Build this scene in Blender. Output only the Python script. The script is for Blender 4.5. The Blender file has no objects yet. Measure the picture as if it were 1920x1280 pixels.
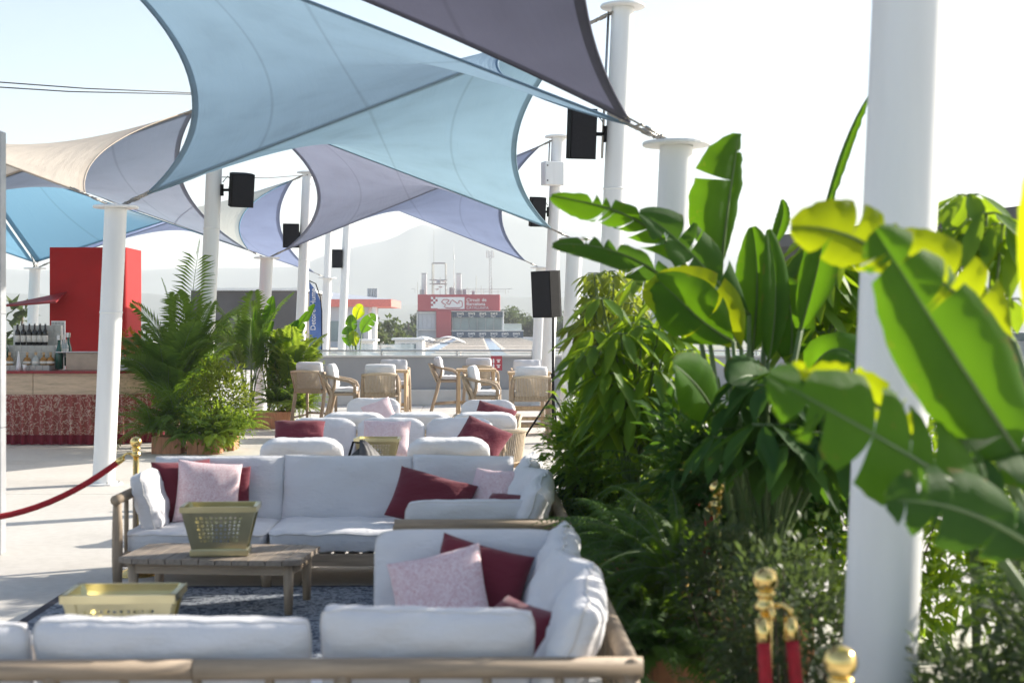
import bpy, math, random
from mathutils import Vector, Matrix, noise
R = math.radians
random.seed(7)
SC = bpy.context.scene
COL = SC.collection
# ------------------------------------------------------------------ camera, sky, sun, exposure
F = 2667.0; CH = 1.8; HY = 613.0            # focal length in photo pixels, camera height, horizon row
cam = bpy.data.cameras.new('camera'); cam_o = bpy.data.objects.new('camera', cam); COL.objects.link(cam_o)
cam_o.location = (0, 0, CH); cam_o.rotation_euler = (R(90), 0, 0)
cam.sensor_width = 36; cam.lens = F / 1920 * 36; cam.shift_y = -(640 - HY) / 1920
cam.clip_start = 0.1; cam.clip_end = 40000
cam.dof.use_dof = True; cam.dof.focus_distance = 28.0; cam.dof.aperture_fstop = 3.0
SC.camera = cam_o
SUN_EL, SUN_AZ = 26.0, 62.0                 # azimuth measured from the view direction towards the right
w = bpy.data.worlds.new('World'); SC.world = w; w.use_nodes = True
nt = w.node_tree; sky = nt.nodes.new('ShaderNodeTexSky'); sky.sky_type = 'NISHITA'; sky.sun_disc = False
sky.sun_elevation = R(SUN_EL); sky.sun_rotation = R(SUN_AZ); sky.air_density = 1.0; sky.dust_density = 2.0; sky.ozone_density = 1.5
bg = nt.nodes['Background']; bg.inputs['Strength'].default_value = 0.11
nt.links.new(sky.outputs[0], bg.inputs['Color'])
sl = bpy.data.lights.new('sun', 'SUN'); sl.energy = 5.0; sl.angle = R(0.53); sl.color = (1, .93, .82)
sun = bpy.data.objects.new('sun', sl); COL.objects.link(sun)
sd = Vector((math.sin(R(SUN_AZ)) * math.cos(R(SUN_EL)), math.cos(R(SUN_AZ)) * math.cos(R(SUN_EL)), math.sin(R(SUN_EL))))
sun.rotation_euler = sd.to_track_quat('Z', 'Y').to_euler(); sun.location = (20, 20, 30)
SC.view_settings.view_transform = 'Standard'; SC.view_settings.look = 'None'; SC.view_settings.gamma = 1
SC.view_settings.exposure = 1.05
try:
    SC.cycles.use_denoising = True
    SC.cycles.max_bounces = 8; SC.cycles.volume_bounces = 2; SC.cycles.transparent_max_bounces = 8; SC.cycles.caustics_reflective = False
except Exception: pass

# ------------------------------------------------------------------ helpers
TH = 0.0235                                  # the terrace grid is turned by this much
def G(a, b, z=0): return Vector((a - TH * b, b + TH * a, z))
def at(px, Y, py=None, z=0):
    return Vector(((px - 960) / F * Y, Y, z if py is None else CH + (HY - py) * Y / F))
def onz(px, py, z=0):
    Y = F * (CH - z) / (py - HY); return at(px, Y, None, z)

class MB:
    def __init__(s): s.v = []; s.f = []
    def add(s, vs, fs):
        o = len(s.v); s.v += [Vector(p) for p in vs]; s.f += [tuple(i + o for i in f) for f in fs]; return s
    def box(s, x0, x1, y0, y1, z0, z1, c=0.0):
        if c <= 0:
            return s.add([(x0,y0,z0),(x1,y0,z0),(x1,y1,z0),(x0,y1,z0),(x0,y0,z1),(x1,y0,z1),(x1,y1,z1),(x0,y1,z1)],
                [(0,3,2,1),(4,5,6,7),(0,1,5,4),(1,2,6,5),(2,3,7,6),(3,0,4,7)])
        c = min(c, (x1-x0)*.45, (y1-y0)*.45, (z1-z0)*.45)
        def ring(i, z): return [(x0+i+c,y0+i,z),(x1-i-c,y0+i,z),(x1-i,y0+i+c,z),(x1-i,y1-i-c,z),(x1-i-c,y1-i,z),(x0+i+c,y1-i,z),(x0+i,y1-i-c,z),(x0+i,y0+i+c,z)]
        vs = ring(c*.7, z0) + ring(0, z0+c) + ring(0, z1-c) + ring(c*.7, z1)
        fs = [tuple(range(7,-1,-1)), tuple(range(24,32))]
        for k in range(3):
            for i in range(8):
                j = (i+1) % 8; fs.append((k*8+i, k*8+j, k*8+8+j, k*8+8+i))
        return s.add(vs, fs)
    def tube(s, pts, r, n=8, cap=True):
        pts = [Vector(p) for p in pts]; m = len(pts)
        rs = r if isinstance(r, (list, tuple)) else [r] * m
        vs = []; fs = []; prev = None
        for i, p in enumerate(pts):
            t = (pts[min(i+1,m-1)] - pts[max(i-1,0)])
            t = t.normalized() if t.length > 1e-9 else Vector((0,0,1))
            if prev is None:
                a = Vector((1,0,0)) if abs(t.x) < .8 else Vector((0,1,0))
                nrm = (a - t * a.dot(t)).normalized()
            else:
                nrm = prev - t * prev.dot(t); nrm = nrm.normalized() if nrm.length > 1e-6 else t.orthogonal().normalized()
            prev = nrm; b = t.cross(nrm)
            for k in range(n):
                a = 2 * math.pi * k / n; vs.append(p + (nrm * math.cos(a) + b * math.sin(a)) * rs[i])
        for i in range(m-1):
            for k in range(n):
                k2 = (k+1) % n; fs.append((i*n+k, i*n+k2, i*n+n+k2, i*n+n+k))
        if cap: fs += [tuple(range(n-1,-1,-1)), tuple(range((m-1)*n, m*n))]
        return s.add(vs, fs)
    def lathe(s, prof, c=(0,0,0), n=20):
        vs = []; fs = []; c = Vector(c); m = len(prof)
        for r, z in prof:
            for k in range(n):
                a = 2*math.pi*k/n; vs.append(c + Vector((r*math.cos(a), r*math.sin(a), z)))
        for i in range(m-1):
            for k in range(n):
                k2 = (k+1) % n; fs.append((i*n+k, i*n+k2, i*n+n+k2, i*n+n+k))
        fs += [tuple(range(n-1,-1,-1)), tuple(range((m-1)*n, m*n))]
        return s.add(vs, fs)
    def grid(s, fn, nu, nv):
        vs = [fn(i/nu, j/nv) for j in range(nv+1) for i in range(nu+1)]
        fs = [(j*(nu+1)+i, j*(nu+1)+i+1, (j+1)*(nu+1)+i+1, (j+1)*(nu+1)+i) for j in range(nv) for i in range(nu)]
        return s.add(vs, fs)
    def prism(s, poly, z0, z1):
        n = len(poly); vs = [(x,y,z0) for x,y in poly] + [(x,y,z1) for x,y in poly]
        return s.add(vs, [tuple(range(n-1,-1,-1)), tuple(range(n,2*n))] + [(i,(i+1)%n,(i+1)%n+n,i+n) for i in range(n)])
    def xf(s, M):
        s.v = [M @ p for p in s.v]; return s
    def mesh(s, name, mat, smooth=False):
        me = bpy.data.meshes.new(name); me.from_pydata([tuple(p) for p in s.v], [], s.f)
        if smooth: me.polygons.foreach_set('use_smooth', [True]*len(me.polygons))
        if mat: me.materials.append(mat)
        me.update(); return me
    def build(s, name, mat, parent=None, smooth=False, loc=None, rot=None):
        return link(name, s.mesh(name, mat, smooth), parent, loc, rot)
def link(name, me, parent=None, loc=None, rot=None):
    o = bpy.data.objects.new(name, me); COL.objects.link(o)
    if parent: o.parent = parent
    if loc is not None: o.location = loc
    if rot is not None: o.rotation_euler = rot
    return o
def tag(o, label=None, cat=None, group=None, kind=None):
    if label: o['label'] = label
    if cat: o['category'] = cat
    if group: o['group'] = group
    if kind: o['kind'] = kind
    return o
def thing(name, label, cat, loc=(0,0,0), rz=0.0, group=None):
    o = bpy.data.objects.new(name, None); COL.objects.link(o); o.location = loc; o.rotation_euler = (0,0,rz)
    o.empty_display_size = .1
    return tag(o, label, cat, group)
def struct(o): o['kind'] = 'structure'; return o
def kids(o): return [c for c in bpy.data.objects if c.parent == o]
def copy_tree(o, parent=None):
    c = o.copy(); COL.objects.link(c); c.parent = parent
    for ch in list(o.children): copy_tree(ch, c)
    return c
def dup(o, label, loc, rz, group=None):
    c = copy_tree(o); c.location = loc; c.rotation_euler = (0,0,rz); c['label'] = label
    if group: c['group'] = group
    return c

# ------------------------------------------------------------------ materials
def nodes(name):
    m = bpy.data.materials.new(name); m.use_nodes = True; return m, m.node_tree, m.node_tree.nodes['Principled BSDF']
def ramp(t, fac, stops):
    r = t.nodes.new('ShaderNodeValToRGB'); e = r.color_ramp.elements
    e[0].position, e[0].color = stops[0][0], (*stops[0][1], 1); e[1].position, e[1].color = stops[-1][0], (*stops[-1][1], 1)
    for p, c in stops[1:-1]:
        n = e.new(p); n.color = (*c, 1)
    t.links.new(fac, r.inputs[0]); return r.outputs[0]
def tcoord(t, scale=(1,1,1), kind='Object'):
    tc = t.nodes.new('ShaderNodeTexCoord'); mp = t.nodes.new('ShaderNodeMapping'); mp.inputs['Scale'].default_value = scale
    t.links.new(tc.outputs[kind], mp.inputs[0]); return mp.outputs[0]
def noi(t, co, scale, detail=3, rough=.5):
    n = t.nodes.new('ShaderNodeTexNoise'); n.inputs['Scale'].default_value = scale; n.inputs['Detail'].default_value = detail; n.inputs['Roughness'].default_value = rough
    t.links.new(co, n.inputs[0]); return n.outputs[0]
def bump(t, b, fac, strength=.2, dist=.01):
    n = t.nodes.new('ShaderNodeBump'); n.inputs['Strength'].default_value = strength; n.inputs['Distance'].default_value = dist
    t.links.new(fac, n.inputs['Height']); t.links.new(n.outputs[0], b.inputs['Normal'])
def sc(c, k): return tuple(min(1, x*k) for x in c)
def plain(name, col, rough=.6, metal=0, var=.12, scale=6, bmp=0.0, stretch=(1,1,1), bscale=None):
    m, t, b = nodes(name); co = tcoord(t, stretch)
    n = noi(t, co, scale, 4)
    t.links.new(ramp(t, n, [(.3, sc(col, 1-var)), (.7, sc(col, 1+var))]), b.inputs['Base Color'])
    b.inputs['Roughness'].default_value = rough; b.inputs['Metallic'].default_value = metal
    if name.startswith('black') or name.startswith('speaker'): b.inputs['Specular IOR Level'].default_value = .08
    if bmp: bump(t, b, noi(t, co, bscale or scale*6, 2), bmp)
    return m
def leafmat(name, c0, c1, trans, tf=.45, rough=.38, spec=.22, vein=False):
    m, t, b = nodes(name)
    oi = t.nodes.new('ShaderNodeObjectInfo'); co = tcoord(t); n = noi(t, co, 5, 2)
    geo = t.nodes.new('ShaderNodeNewGeometry')
    mx = t.nodes.new('ShaderNodeMath'); mx.operation = 'MULTIPLY_ADD'; mx.inputs[1].default_value = .55
    t.links.new(geo.outputs['Random Per Island'], mx.inputs[0]); t.links.new(n, mx.inputs[2])
    t.links.new(ramp(t, mx.outputs[0], [(.3, c0), (1.0, c1)]), b.inputs['Base Color'])
    b.inputs['Roughness'].default_value = rough + .08; b.inputs['Specular IOR Level'].default_value = spec
    tr = t.nodes.new('ShaderNodeBsdfTranslucent')
    if vein:
        sp = t.nodes.new('ShaderNodeSeparateXYZ'); t.links.new(tcoord(t, (1,1,1), 'UV'), sp.inputs[0])
        ma = t.nodes.new('ShaderNodeMath'); ma.operation = 'MULTIPLY_ADD'; ma.inputs[1].default_value = -.12; t.links.new(sp.outputs[1], ma.inputs[0]); t.links.new(sp.outputs[0], ma.inputs[2])
        cx = t.nodes.new('ShaderNodeCombineXYZ'); t.links.new(ma.outputs[0], cx.inputs[0])
        wv = noi(t, cx.outputs[0], 90, 3, .7)
        mm = t.nodes.new('ShaderNodeMath'); mm.operation = 'MULTIPLY_ADD'; mm.inputs[1].default_value = .45; t.links.new(wv, mm.inputs[0]); t.links.new(mx.outputs[0], mm.inputs[2])
        mz = t.nodes.new('ShaderNodeMath'); mz.operation = 'SUBTRACT'; mz.inputs[1].default_value = .22; t.links.new(mm.outputs[0], mz.inputs[0]); mx = mz
        sp2 = noi(t, tcoord(t), 16, 4, .7)
        mq = t.nodes.new('ShaderNodeMath'); mq.operation = 'POWER'; mq.inputs[1].default_value = 6; t.links.new(sp.outputs[1], mq.inputs[0])
        mk = t.nodes.new('ShaderNodeMath'); mk.operation = 'MULTIPLY_ADD'; mk.inputs[1].default_value = .16; t.links.new(mq.outputs[0], mk.inputs[0]); t.links.new(sp2, mk.inputs[2])
        bm = t.nodes.new('ShaderNodeMixRGB'); t.links.new(ramp(t, mk.outputs[0], [(.66, (0,0,0)), (.74, (1,1,1))]), bm.inputs[0])
        t.links.new(ramp(t, mx.outputs[0], [(.3, c0), (1.0, c1)]), bm.inputs[1]); bm.inputs[2].default_value = (.16,.10,.03,1)
        t.links.new(bm.outputs[0], b.inputs['Base Color'])
        bump(t, b, wv, .7, .008)
    t.links.new(ramp(t, mx.outputs[0], [(.3, sc(trans,.75)), (1.0, trans)]), tr.inputs[0])
    ms = t.nodes.new('ShaderNodeMixShader'); ms.inputs[0].default_value = tf
    t.links.new(b.outputs[0], ms.inputs[1]); t.links.new(tr.outputs[0], ms.inputs[2])
    t.links.new(ms.outputs[0], t.nodes['Material Output'].inputs[0]); return m
def woodmat(name, col, axis=(1,12,12), rough=.65):
    m, t, b = nodes(name); co = tcoord(t, axis)
    n = noi(t, co, 3.0, 5, .65)
    t.links.new(ramp(t, n, [(.25, sc(col,.62)), (.5, col), (.75, sc(col,1.25))]), b.inputs['Base Color'])
    b.inputs['Roughness'].default_value = rough; bump(t, b, noi(t, co, 12, 3), .25, .003); return m
def sailmat(name, c, tr, c2=None):
    m, t, b = nodes(name); co = tcoord(t, (1,1,1), 'UV')
    n = noi(t, tcoord(t), 1.3, 4)
    w_ = t.nodes.new('ShaderNodeTexWave'); w_.wave_type = 'BANDS'; w_.bands_direction = 'X'; w_.inputs['Scale'].default_value = 1.25; w_.inputs['Distortion'].default_value = 0
    t.links.new(co, w_.inputs[0])
    line = ramp(t, w_.outputs['Fac'], [(0.0, (.84,)*3), (.0015, (.88,)*3), (.005, (1,)*3)])
    if c2:
        sp = t.nodes.new('ShaderNodeSeparateXYZ'); t.links.new(co, sp.inputs[0]); basec = ramp(t, sp.outputs[0], [(.45, c), (.7, c2)])
    else:
        basec = ramp(t, n, [(.25, sc(c,.86)), (.45, sc(c,.98)), (.75, sc(c,1.07))])
    mul = t.nodes.new('ShaderNodeMixRGB'); mul.blend_type = 'MULTIPLY'; mul.inputs[0].default_value = 1
    t.links.new(basec, mul.inputs[1]); t.links.new(line, mul.inputs[2])
    t.links.new(mul.outputs[0], b.inputs['Base Color']); b.inputs['Roughness'].default_value = .8; bump(t, b, noi(t, tcoord(t, (9,1.2,1), 'UV'), 2.2, 5, .6), .5, .05)
    trn = t.nodes.new('ShaderNodeBsdfTranslucent'); t.links.new(mul.outputs[0], trn.inputs[0])
    ms = t.nodes.new('ShaderNodeMixShader'); ms.inputs[0].default_value = tr
    t.links.new(b.outputs[0], ms.inputs[1]); t.links.new(trn.outputs[0], ms.inputs[2])
    t.links.new(ms.outputs[0], t.nodes['Material Output'].inputs[0]); return m
def patmat(name, base, lines, scale, thr=.06, rough=.85, warp=.25):
    m, t, b = nodes(name); co = tcoord(t)
    n = t.nodes.new('ShaderNodeTexNoise'); n.inputs['Scale'].default_value = scale*.7; t.links.new(co, n.inputs[0])
    mx = t.nodes.new('ShaderNodeMixRGB'); mx.blend_type = 'ADD'; mx.inputs[0].default_value = warp
    t.links.new(co, mx.inputs[1]); t.links.new(n.outputs['Color'], mx.inputs[2])
    v = t.nodes.new('ShaderNodeTexVoronoi'); v.feature = 'DISTANCE_TO_EDGE'; v.inputs['Scale'].default_value = scale; t.links.new(mx.outputs[0], v.inputs[0])
    v2 = t.nodes.new('ShaderNodeTexVoronoi'); v2.inputs['Scale'].default_value = scale*2.3; t.links.new(mx.outputs[0], v2.inputs[0])
    mn = t.nodes.new('ShaderNodeMath'); mn.operation = 'MULTIPLY'; t.links.new(v.outputs['Distance'], mn.inputs[0]); t.links.new(v2.outputs['Distance'], mn.inputs[1])
    t.links.new(ramp(t, mn.outputs[0], [(thr*.3, lines), (thr, base)]), b.inputs['Base Color'])
    b.inputs['Roughness'].default_value = rough; return m
def clothmat(name, col, rough=.9, weave=260):
    m, t, b = nodes(name); co = tcoord(t)
    n = noi(t, co, 3, 3); t.links.new(ramp(t, n, [(.3, sc(col,.95)), (.7, sc(col,1.04))]), b.inputs['Base Color'])
    b.inputs['Roughness'].default_value = rough; b.inputs['Sheen Weight'].default_value = .15
    bump(t, b, noi(t, tcoord(t, (1,1,2.2)), 9, 5, .62), .55, .022); return m
def floormat():
    m, t, b = nodes('terrace_concrete'); co = tcoord(t, (1,1,1), 'Object')
    n1 = noi(t, co, .5, 5, .6); n2 = noi(t, co, 14, 4)
    a = ramp(t, n1, [(.3, (.50,.465,.42)), (.45, (.60,.565,.515)), (.75, (.67,.635,.585))])
    mx = t.nodes.new('ShaderNodeMixRGB'); mx.blend_type = 'MULTIPLY'; mx.inputs[0].default_value = .35
    t.links.new(a, mx.inputs[1]); t.links.new(ramp(t, n2, [(.35, (.75,.74,.72)), (.6, (1,1,1))]), mx.inputs[2])
    t.links.new(mx.outputs[0], b.inputs['Base Color']); b.inputs['Roughness'].default_value = .7; bump(t, b, n2, .1, .004); return m
M = {}
M['floor'] = floormat()
M['joint'] = plain('joint_dark', (.16,.15,.14), .9)
M['white'] = plain('white_paint', (.78,.78,.77), .42, var=.045, scale=3, stretch=(3,3,.35), bmp=.05, bscale=9)
M['steel'] = plain('galvanised_steel', (.45,.45,.44), .35, .9, .1, 20)
M['bronze'] = plain('tarnished_hardware', (.34,.32,.29), .4, .6, .2, 20)
M['cable'] = plain('dark_cable', (.05,.05,.055), .6)
M['black'] = plain('black_plastic', (.012,.012,.013), .7, var=.2, scale=30)
M['grille'] = plain('speaker_grille', (.022,.022,.026), .6, var=.3, scale=120)
M['wood'] = woodmat('weathered_teak', (.35,.265,.185))
M['wood_v'] = woodmat('weathered_teak_upright', (.35,.265,.185), (12,12,1))
M['wood_g'] = woodmat('grey_teak_planks', (.27,.22,.175), (14,1.2,14))
M['wood_l'] = woodmat('pale_teak', (.52,.37,.22), (12,12,1.5))
M['bar_wood'] = woodmat('bar_front_wood', (.62,.46,.32), (1,9,9), .5)
M['rope'] = plain('beige_rope', (.5,.41,.3), .9, var=.15, scale=60)
M['cush'] = clothmat('off_white_cushion', (.66,.655,.675))
M['piping'] = clothmat('cushion_piping', (.66,.64,.63))
M['burg'] = clothmat('burgundy_cloth', (.135,.009,.024))
M['pink'] = patmat('pink_print_cloth', (.58,.36,.39), (.74,.62,.64), 34, .10)
M['rug'] = patmat('blue_rug', (.045,.06,.095), (.26,.285,.32), 11, .10, .95, .4)
M['rug_edge'] = plain('rug_border', (.03,.03,.045), .95)
M['gold'] = plain('polished_brass', (.83,.6,.22), .14, 1, .05, 8)
M['gold_f'] = plain('pale_gold_sheet', (.55,.505,.31), .28, 1, .1, 4)
M['velvet'] = plain('red_velvet', (.36,.006,.014), .75, var=.2, scale=40)
M['red'] = plain('red_render', (.42,.012,.013), .8, var=.1, scale=2, bmp=.15, bscale=30)
M['red_dk'] = plain('dark_red_metal', (.26,.02,.025), .5)
M['red_top'] = plain('bar_top_red', (.25,.012,.022), .25)
M['fringe'] = plain('burgundy_fringe', (.16,.006,.02), .9, var=.25, scale=60)
M['skirt'] = patmat('red_floral_skirt', (.28,.07,.06), (.52,.38,.31), 8.5, .034, .9, .5)
M['tile'] = plain('glazed_grey_tile', (.42,.43,.42), .18, var=.12, scale=9)
M['grout'] = plain('tile_grout', (.62,.62,.6), .9)
M['wine'] = plain('dark_wine_glass', (.012,.012,.012), .08)
M['grnglass'] = plain('green_glass', (.01,.07,.05), .06)
M['amber'] = plain('amber_spirit', (.30,.15,.03), .08)
M['clearg'] = plain('clear_bottle', (.42,.46,.46), .06)
M['label'] = plain('paper_label', (.66,.64,.6), .8)
M['cap'] = plain('silver_cap', (.55,.55,.58), .25, .8)
M['paper'] = plain('white_paper', (.8,.8,.82), .8)
M['beige'] = plain('beige_board', (.46,.38,.3), .6)
M['bin'] = plain('frosted_bin', (.55,.55,.58), .2)
M['terra'] = woodmat('planter_cedar', (.47,.22,.12), (9,9,1.2))
M['soil'] = plain('soil', (.05,.035,.025), .95, var=.4, scale=30)
M['grey_wall'] = plain('grey_parapet_paint', (.34,.345,.35), .75, var=.06, scale=1.5)
M['curb'] = plain('pale_concrete_curb', (.6,.58,.54), .8, scale=2)
M['dark_conc'] = plain('dark_concrete', (.105,.1,.1), .85, var=.2, scale=.8)
M['alum'] = plain('aluminium_post', (.42,.43,.45), .4, .3)
M['flag'] = plain('blue_flag_cloth', (.09,.17,.42), .8, var=.15, scale=2)
M['flagtext'] = plain('white_print', (.8,.8,.82), .8)
M['grass_far'] = plain('far_ground', (.22,.22,.14), .95, var=.35, scale=.02)
M['mount'] = plain('mountain_scrub', (.09,.10,.085), .95, var=.3, scale=.004)
M['trunk'] = plain('bark', (.14,.1,.07), .9, var=.3, scale=12)
M['stem'] = plain('green_stem', (.10,.16,.05), .5, var=.25, scale=8)
M['sign_red'] = plain('sign_red_panel', (.40,.055,.075), .5, var=.04, scale=.2)
M['sign_white'] = plain('sign_white', (.8,.79,.8), .6, var=.02)
M['navy'] = plain('navy_banner', (.035,.07,.13), .6)
M['pale'] = plain('pale_cladding', (.5,.52,.56), .5, var=.06, scale=.3)
M['win'] = plain('window_glass', (.2,.26,.27), .08, .0, .3, .25)
M['roofp'] = plain('roof_membrane', (.62,.56,.48), .8, var=.12, scale=.25)
M['roofdk'] = plain('roof_upstand', (.09,.075,.07), .8)
M['skyl'] = plain('roof_skylight', (.2,.27,.36), .2, var=.25, scale=.5)
M['coral'] = plain('coral_fascia', (.72,.2,.17), .6)
m, t, b = nodes('rail_glass'); b.inputs['Base Color'].default_value = (.75,.83,.83,1); b.inputs['Roughness'].default_value = .05
b.inputs['Alpha'].default_value = .35; M['glass'] = m
M['banana'] = leafmat('banana_leaf', (.022,.075,.012), (.055,.14,.018), (.17,.37,.008), .42, .5, .1, True)
M['banana_y'] = leafmat('yellow_banana_leaf', (.07,.15,.012), (.14,.22,.02), (.56,.66,.008), .55, .45, .1, True)  # brighter, yellower and more translucent than the plain banana leaf
M['banana_d'] = leafmat('dark_banana_leaf', (.016,.06,.018), (.045,.105,.025), (.14,.30,.02), .36, .5, .08, True)  # darker and less translucent than the plain banana leaf
M['fern'] = leafmat('fern_leaf', (.025,.07,.012), (.07,.14,.02), (.25,.42,.03), .4, .5)
M['fern_l'] = leafmat('light_fern_leaf', (.07,.14,.015), (.14,.22,.03), (.45,.6,.05), .45, .5)
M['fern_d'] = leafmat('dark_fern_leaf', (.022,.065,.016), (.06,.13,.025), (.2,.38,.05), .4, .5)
M['palm'] = leafmat('palm_leaf', (.03,.08,.018), (.08,.15,.03), (.26,.42,.03), .42, .4)
M['shrub'] = leafmat('shrub_leaf', (.05,.11,.014), (.13,.17,.025), (.42,.5,.04), .42, .4)
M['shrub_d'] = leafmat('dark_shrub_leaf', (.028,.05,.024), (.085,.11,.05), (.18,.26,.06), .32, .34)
M['droop'] = leafmat('drooping_leaf', (.03,.10,.012), (.09,.19,.02), (.4,.58,.02), .46, .38)
M['orange'] = leafmat('croton_leaf', (.1,.11,.012), (.4,.14,.02), (.6,.3,.03), .4, .4)
M['tree'] = leafmat('far_tree_leaf', (.045,.075,.03), (.10,.13,.05), (.16,.22,.06), .3, .7)

# ------------------------------------------------------------------ the setting
g = MB(); N = 24
g.grid(lambda u, v: Vector((-15000 + 30000*u, -3000 + 23000*v, -12)), N, N)
struct(g.build('ground', M['grass_far']))
mb = MB()
def ridge(px, base):
    pts = base
    for (a, ya), (b_, yb) in zip(pts, pts[1:]):
        if a <= px <= b_: return ya + (yb - ya) * (px - a) / (b_ - a)
    return pts[0][1] if px < pts[0][0] else pts[-1][1]
def mountain(name, D, prof, seed):
    mb = MB(); nu, nv = 220, 10
    def fn(u, v):
        px = -1500 + 5000*u
        top = (HY - ridge(px, prof)) / F * D + CH
        top += 5 * noise.noise(Vector((px*.02, seed, 0))) + 2 * noise.noise(Vector((px*.09, seed, 3)))
        k = math.sin(v * math.pi / 2)
        d = D - 500 + 500 * v
        bumpy = 34 * noise.noise(Vector((px*.008, v*3, seed))) * math.sin(v*math.pi)
        return Vector(((px - 960) / F * D, d + bumpy*3, -12 + (top + 12) * k ** 1.1 + bumpy*.35))
    mb.grid(fn, nu, nv)
    return struct(mb.build(name, M['mount'], None, True))
mountain('mountains', 3000, [(-1500,520),(300,505),(560,500),(640,470),(690,458),(735,450),(790,418),(830,432),(880,405),(950,402),(1010,412),(1100,440),(1250,470),(1500,490),(3500,520)], 1.0)
mountain('hills', 1900, [(-1500,560),(500,552),(700,575),(900,566),(960,555),(1020,557),(1200,560),(1500,565),(3500,560)], 5.0)

FY0, FY1 = -6.0, 33.2
def slab_floor():
    root = MB().box(-30, 14, FY0-2, 60, -.60, -.02).build('terrace_floor', M['joint'])
    struct(root)
    me = None; bs = [-1.8, 4.0, 9.75, 15.45, 21.2, 26.9, 33.2]; as_ = [-24.2, -18.4, -12.7, -7.0, -1.25, 4.5, 10.2]
    for i in range(len(bs)-1):
        for j in range(len(as_)-1):
            mb = MB(); mb.box(as_[j]+.006, as_[j+1]-.006, bs[i]+.006, bs[i+1]-.006, -.1, 0, .004)
            mb.xf(Matrix.Rotation(math.atan(TH), 4, 'Z'))
            mb.build('slab', M['floor'], root)
    mb = MB().box(-30, 10.2, 33.21, 60, -.1, -.004); mb.xf(Matrix.Rotation(math.atan(TH), 4, 'Z')); mb.build('rear_slab', M['floor'], root)
    return root
slab_floor()
RZ = math.atan(TH)

# parapet with rail
t_ = thing('parapet_wall', 'low grey parapet wall with pale curb and glass rail behind the bar stools', 'wall', G(0, 33.0), RZ)
MB().box(-4.0, 10, 0, .3, .36, 1.1, .01).build('wall', M['grey_wall'], t_)
MB().box(-4.0, 10, -.22, .32, 0, .36, .012).build('curb', M['curb'], t_)
MB().box(-4.02, 10, -.03, .33, 1.1, 1.14, .008).build('coping', M['curb'], t_)
for k in range(8):
    MB().box(-3.9+k*1.75, -3.9+k*1.75+1.72, .14, .152, 1.142, 1.22).build('glass_panel', M['glass'], t_)
mb = MB().tube([(-4.0,.146,1.25),(10,.146,1.25)], .022); mb.tube([(-3.95,.146,1.25),(-6.5,14,1.22)], .022)
for k in range(9): mb.tube([(-4+k*1.75,.146,1.13),(-4+k*1.75,.146,1.25)], .015, 6)
mb.build('handrail', M['steel'], t_, True)
# small red safety notice on the parapet
s_ = thing('safety_sign', 'small red safety sign with white symbols on the grey parapet', 'sign', at(931, 32.6, 690), RZ)
MB().box(-.13,.13,-.015,0,-.05,.28).build('panel', M['sign_red'], s_)
mb = MB()
for z in (.0, .12):
    mb.box(-.09,-.05,-.021,-.016,z+.0,z+.08); mb.box(-.08,-.06,-.021,-.016,z+.081,z+.1); mb.box(.0,.09,-.021,-.016,z+.06,z+.08); mb.box(.02,.07,-.021,-.016,z+.01,z+.05)
mb.build('symbols', M['sign_white'], s_)

# ------------------------------------------------------------------ columns on the canopy grid
HT, HS = 5.4, 3.16
LEAN = .045
TOP = {}
def column(key, topx, Y, h, label, cap=True, vis=True, r=.125):
    TOP[key] = Vector((topx, Y, h))
    if not vis: return
    base = Vector((topx - LEAN*h, Y, 0))
    o = thing('canopy_column', label, 'column', base, 0, 'white canopy columns')
    mb = MB().tube([(0,0,0),(LEAN*h,0,h)], r, 32, False); mb.build('shaft', M['white'], o, True)
    MB().lathe([(r+.09,0),(r+.09,.02)], (0,0,.0), 20).build('base_plate', M['white'], o)
    for k in range(6): a_ = k*math.pi/3; MB().tube([(math.cos(a_)*(r+.055),math.sin(a_)*(r+.055),.018),(math.cos(a_)*(r+.055),math.sin(a_)*(r+.055),.04)], .012, 6).build('anchor_bolt', M['steel'], o)
    MB().lathe([(r+.001,0),(r+.006,.006),(r+.006,.016),(r+.001,.022)], (LEAN*h*.62,0,h*.62), 28).build('weld_ring', M['white'], o, True)
    c = MB().lathe([(.25,0),(.255,.006),(.255,.02),(.25,.028)], (LEAN*h,0,h), 28); c.build('cap_plate', M['white'], o)
    return o
column('R0', 1.48, 4.9, HT, 'thick white column at far right, closest to the camera among banana leaves')
column('R1', 1.236, 10.7, HS, 'short white column with round cap plate right of the hanging loudspeaker')
column('R2', 1.25, 16.05, HT, 'tall white column carrying the largest hanging loudspeaker, top right of centre')
column('R3', .984, 22.25, HS, 'short white column right of the tripod loudspeaker, half hidden by leaves')
column('R4', .88, 27.05, HT, 'tall white column with a white electrical box near its top')
column('R5', .68, 33.0, HS, 'short white column directly behind the tripod loudspeaker')
column('L0', -4.3, 4.9, HS, '', vis=False)
column('L1', -4.42, 10.7, HT, '', vis=False)
column('L2', -4.54, 16.3, HS, 'short white column in front of the bar, nearest on the left')
column('L3', -4.66, 22.5, HT, 'tall white column rising from the palm planting beside the bar')
column('L4', -4.88, 28.3, HS, 'short white column rising behind the second planter of ferns')
column('L5', -4.78, 33.3, HT, 'tall white column left of the blue feather flag')
column('L6', -5.19, 40.0, HS, 'short white column right of the blue feather flag')
column('L7', -5.2, 45.0, HT, 'slender far white column with a small loudspeaker on its left')
column('L8', -6.62, 51.5, HT, 'farthest white column, rising behind the one beside the feather flag')
column('Q2', -10.3, 16.0, HT, '', vis=False)
column('Q3', -10.6, 22.2, HS, '', vis=False)
column('Q4', -10.9, 28.0, HT, '', vis=False)
column('Q5', -11.2, 33.4, HS, 'short white column behind the bar bottles, left of the red block')
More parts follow.
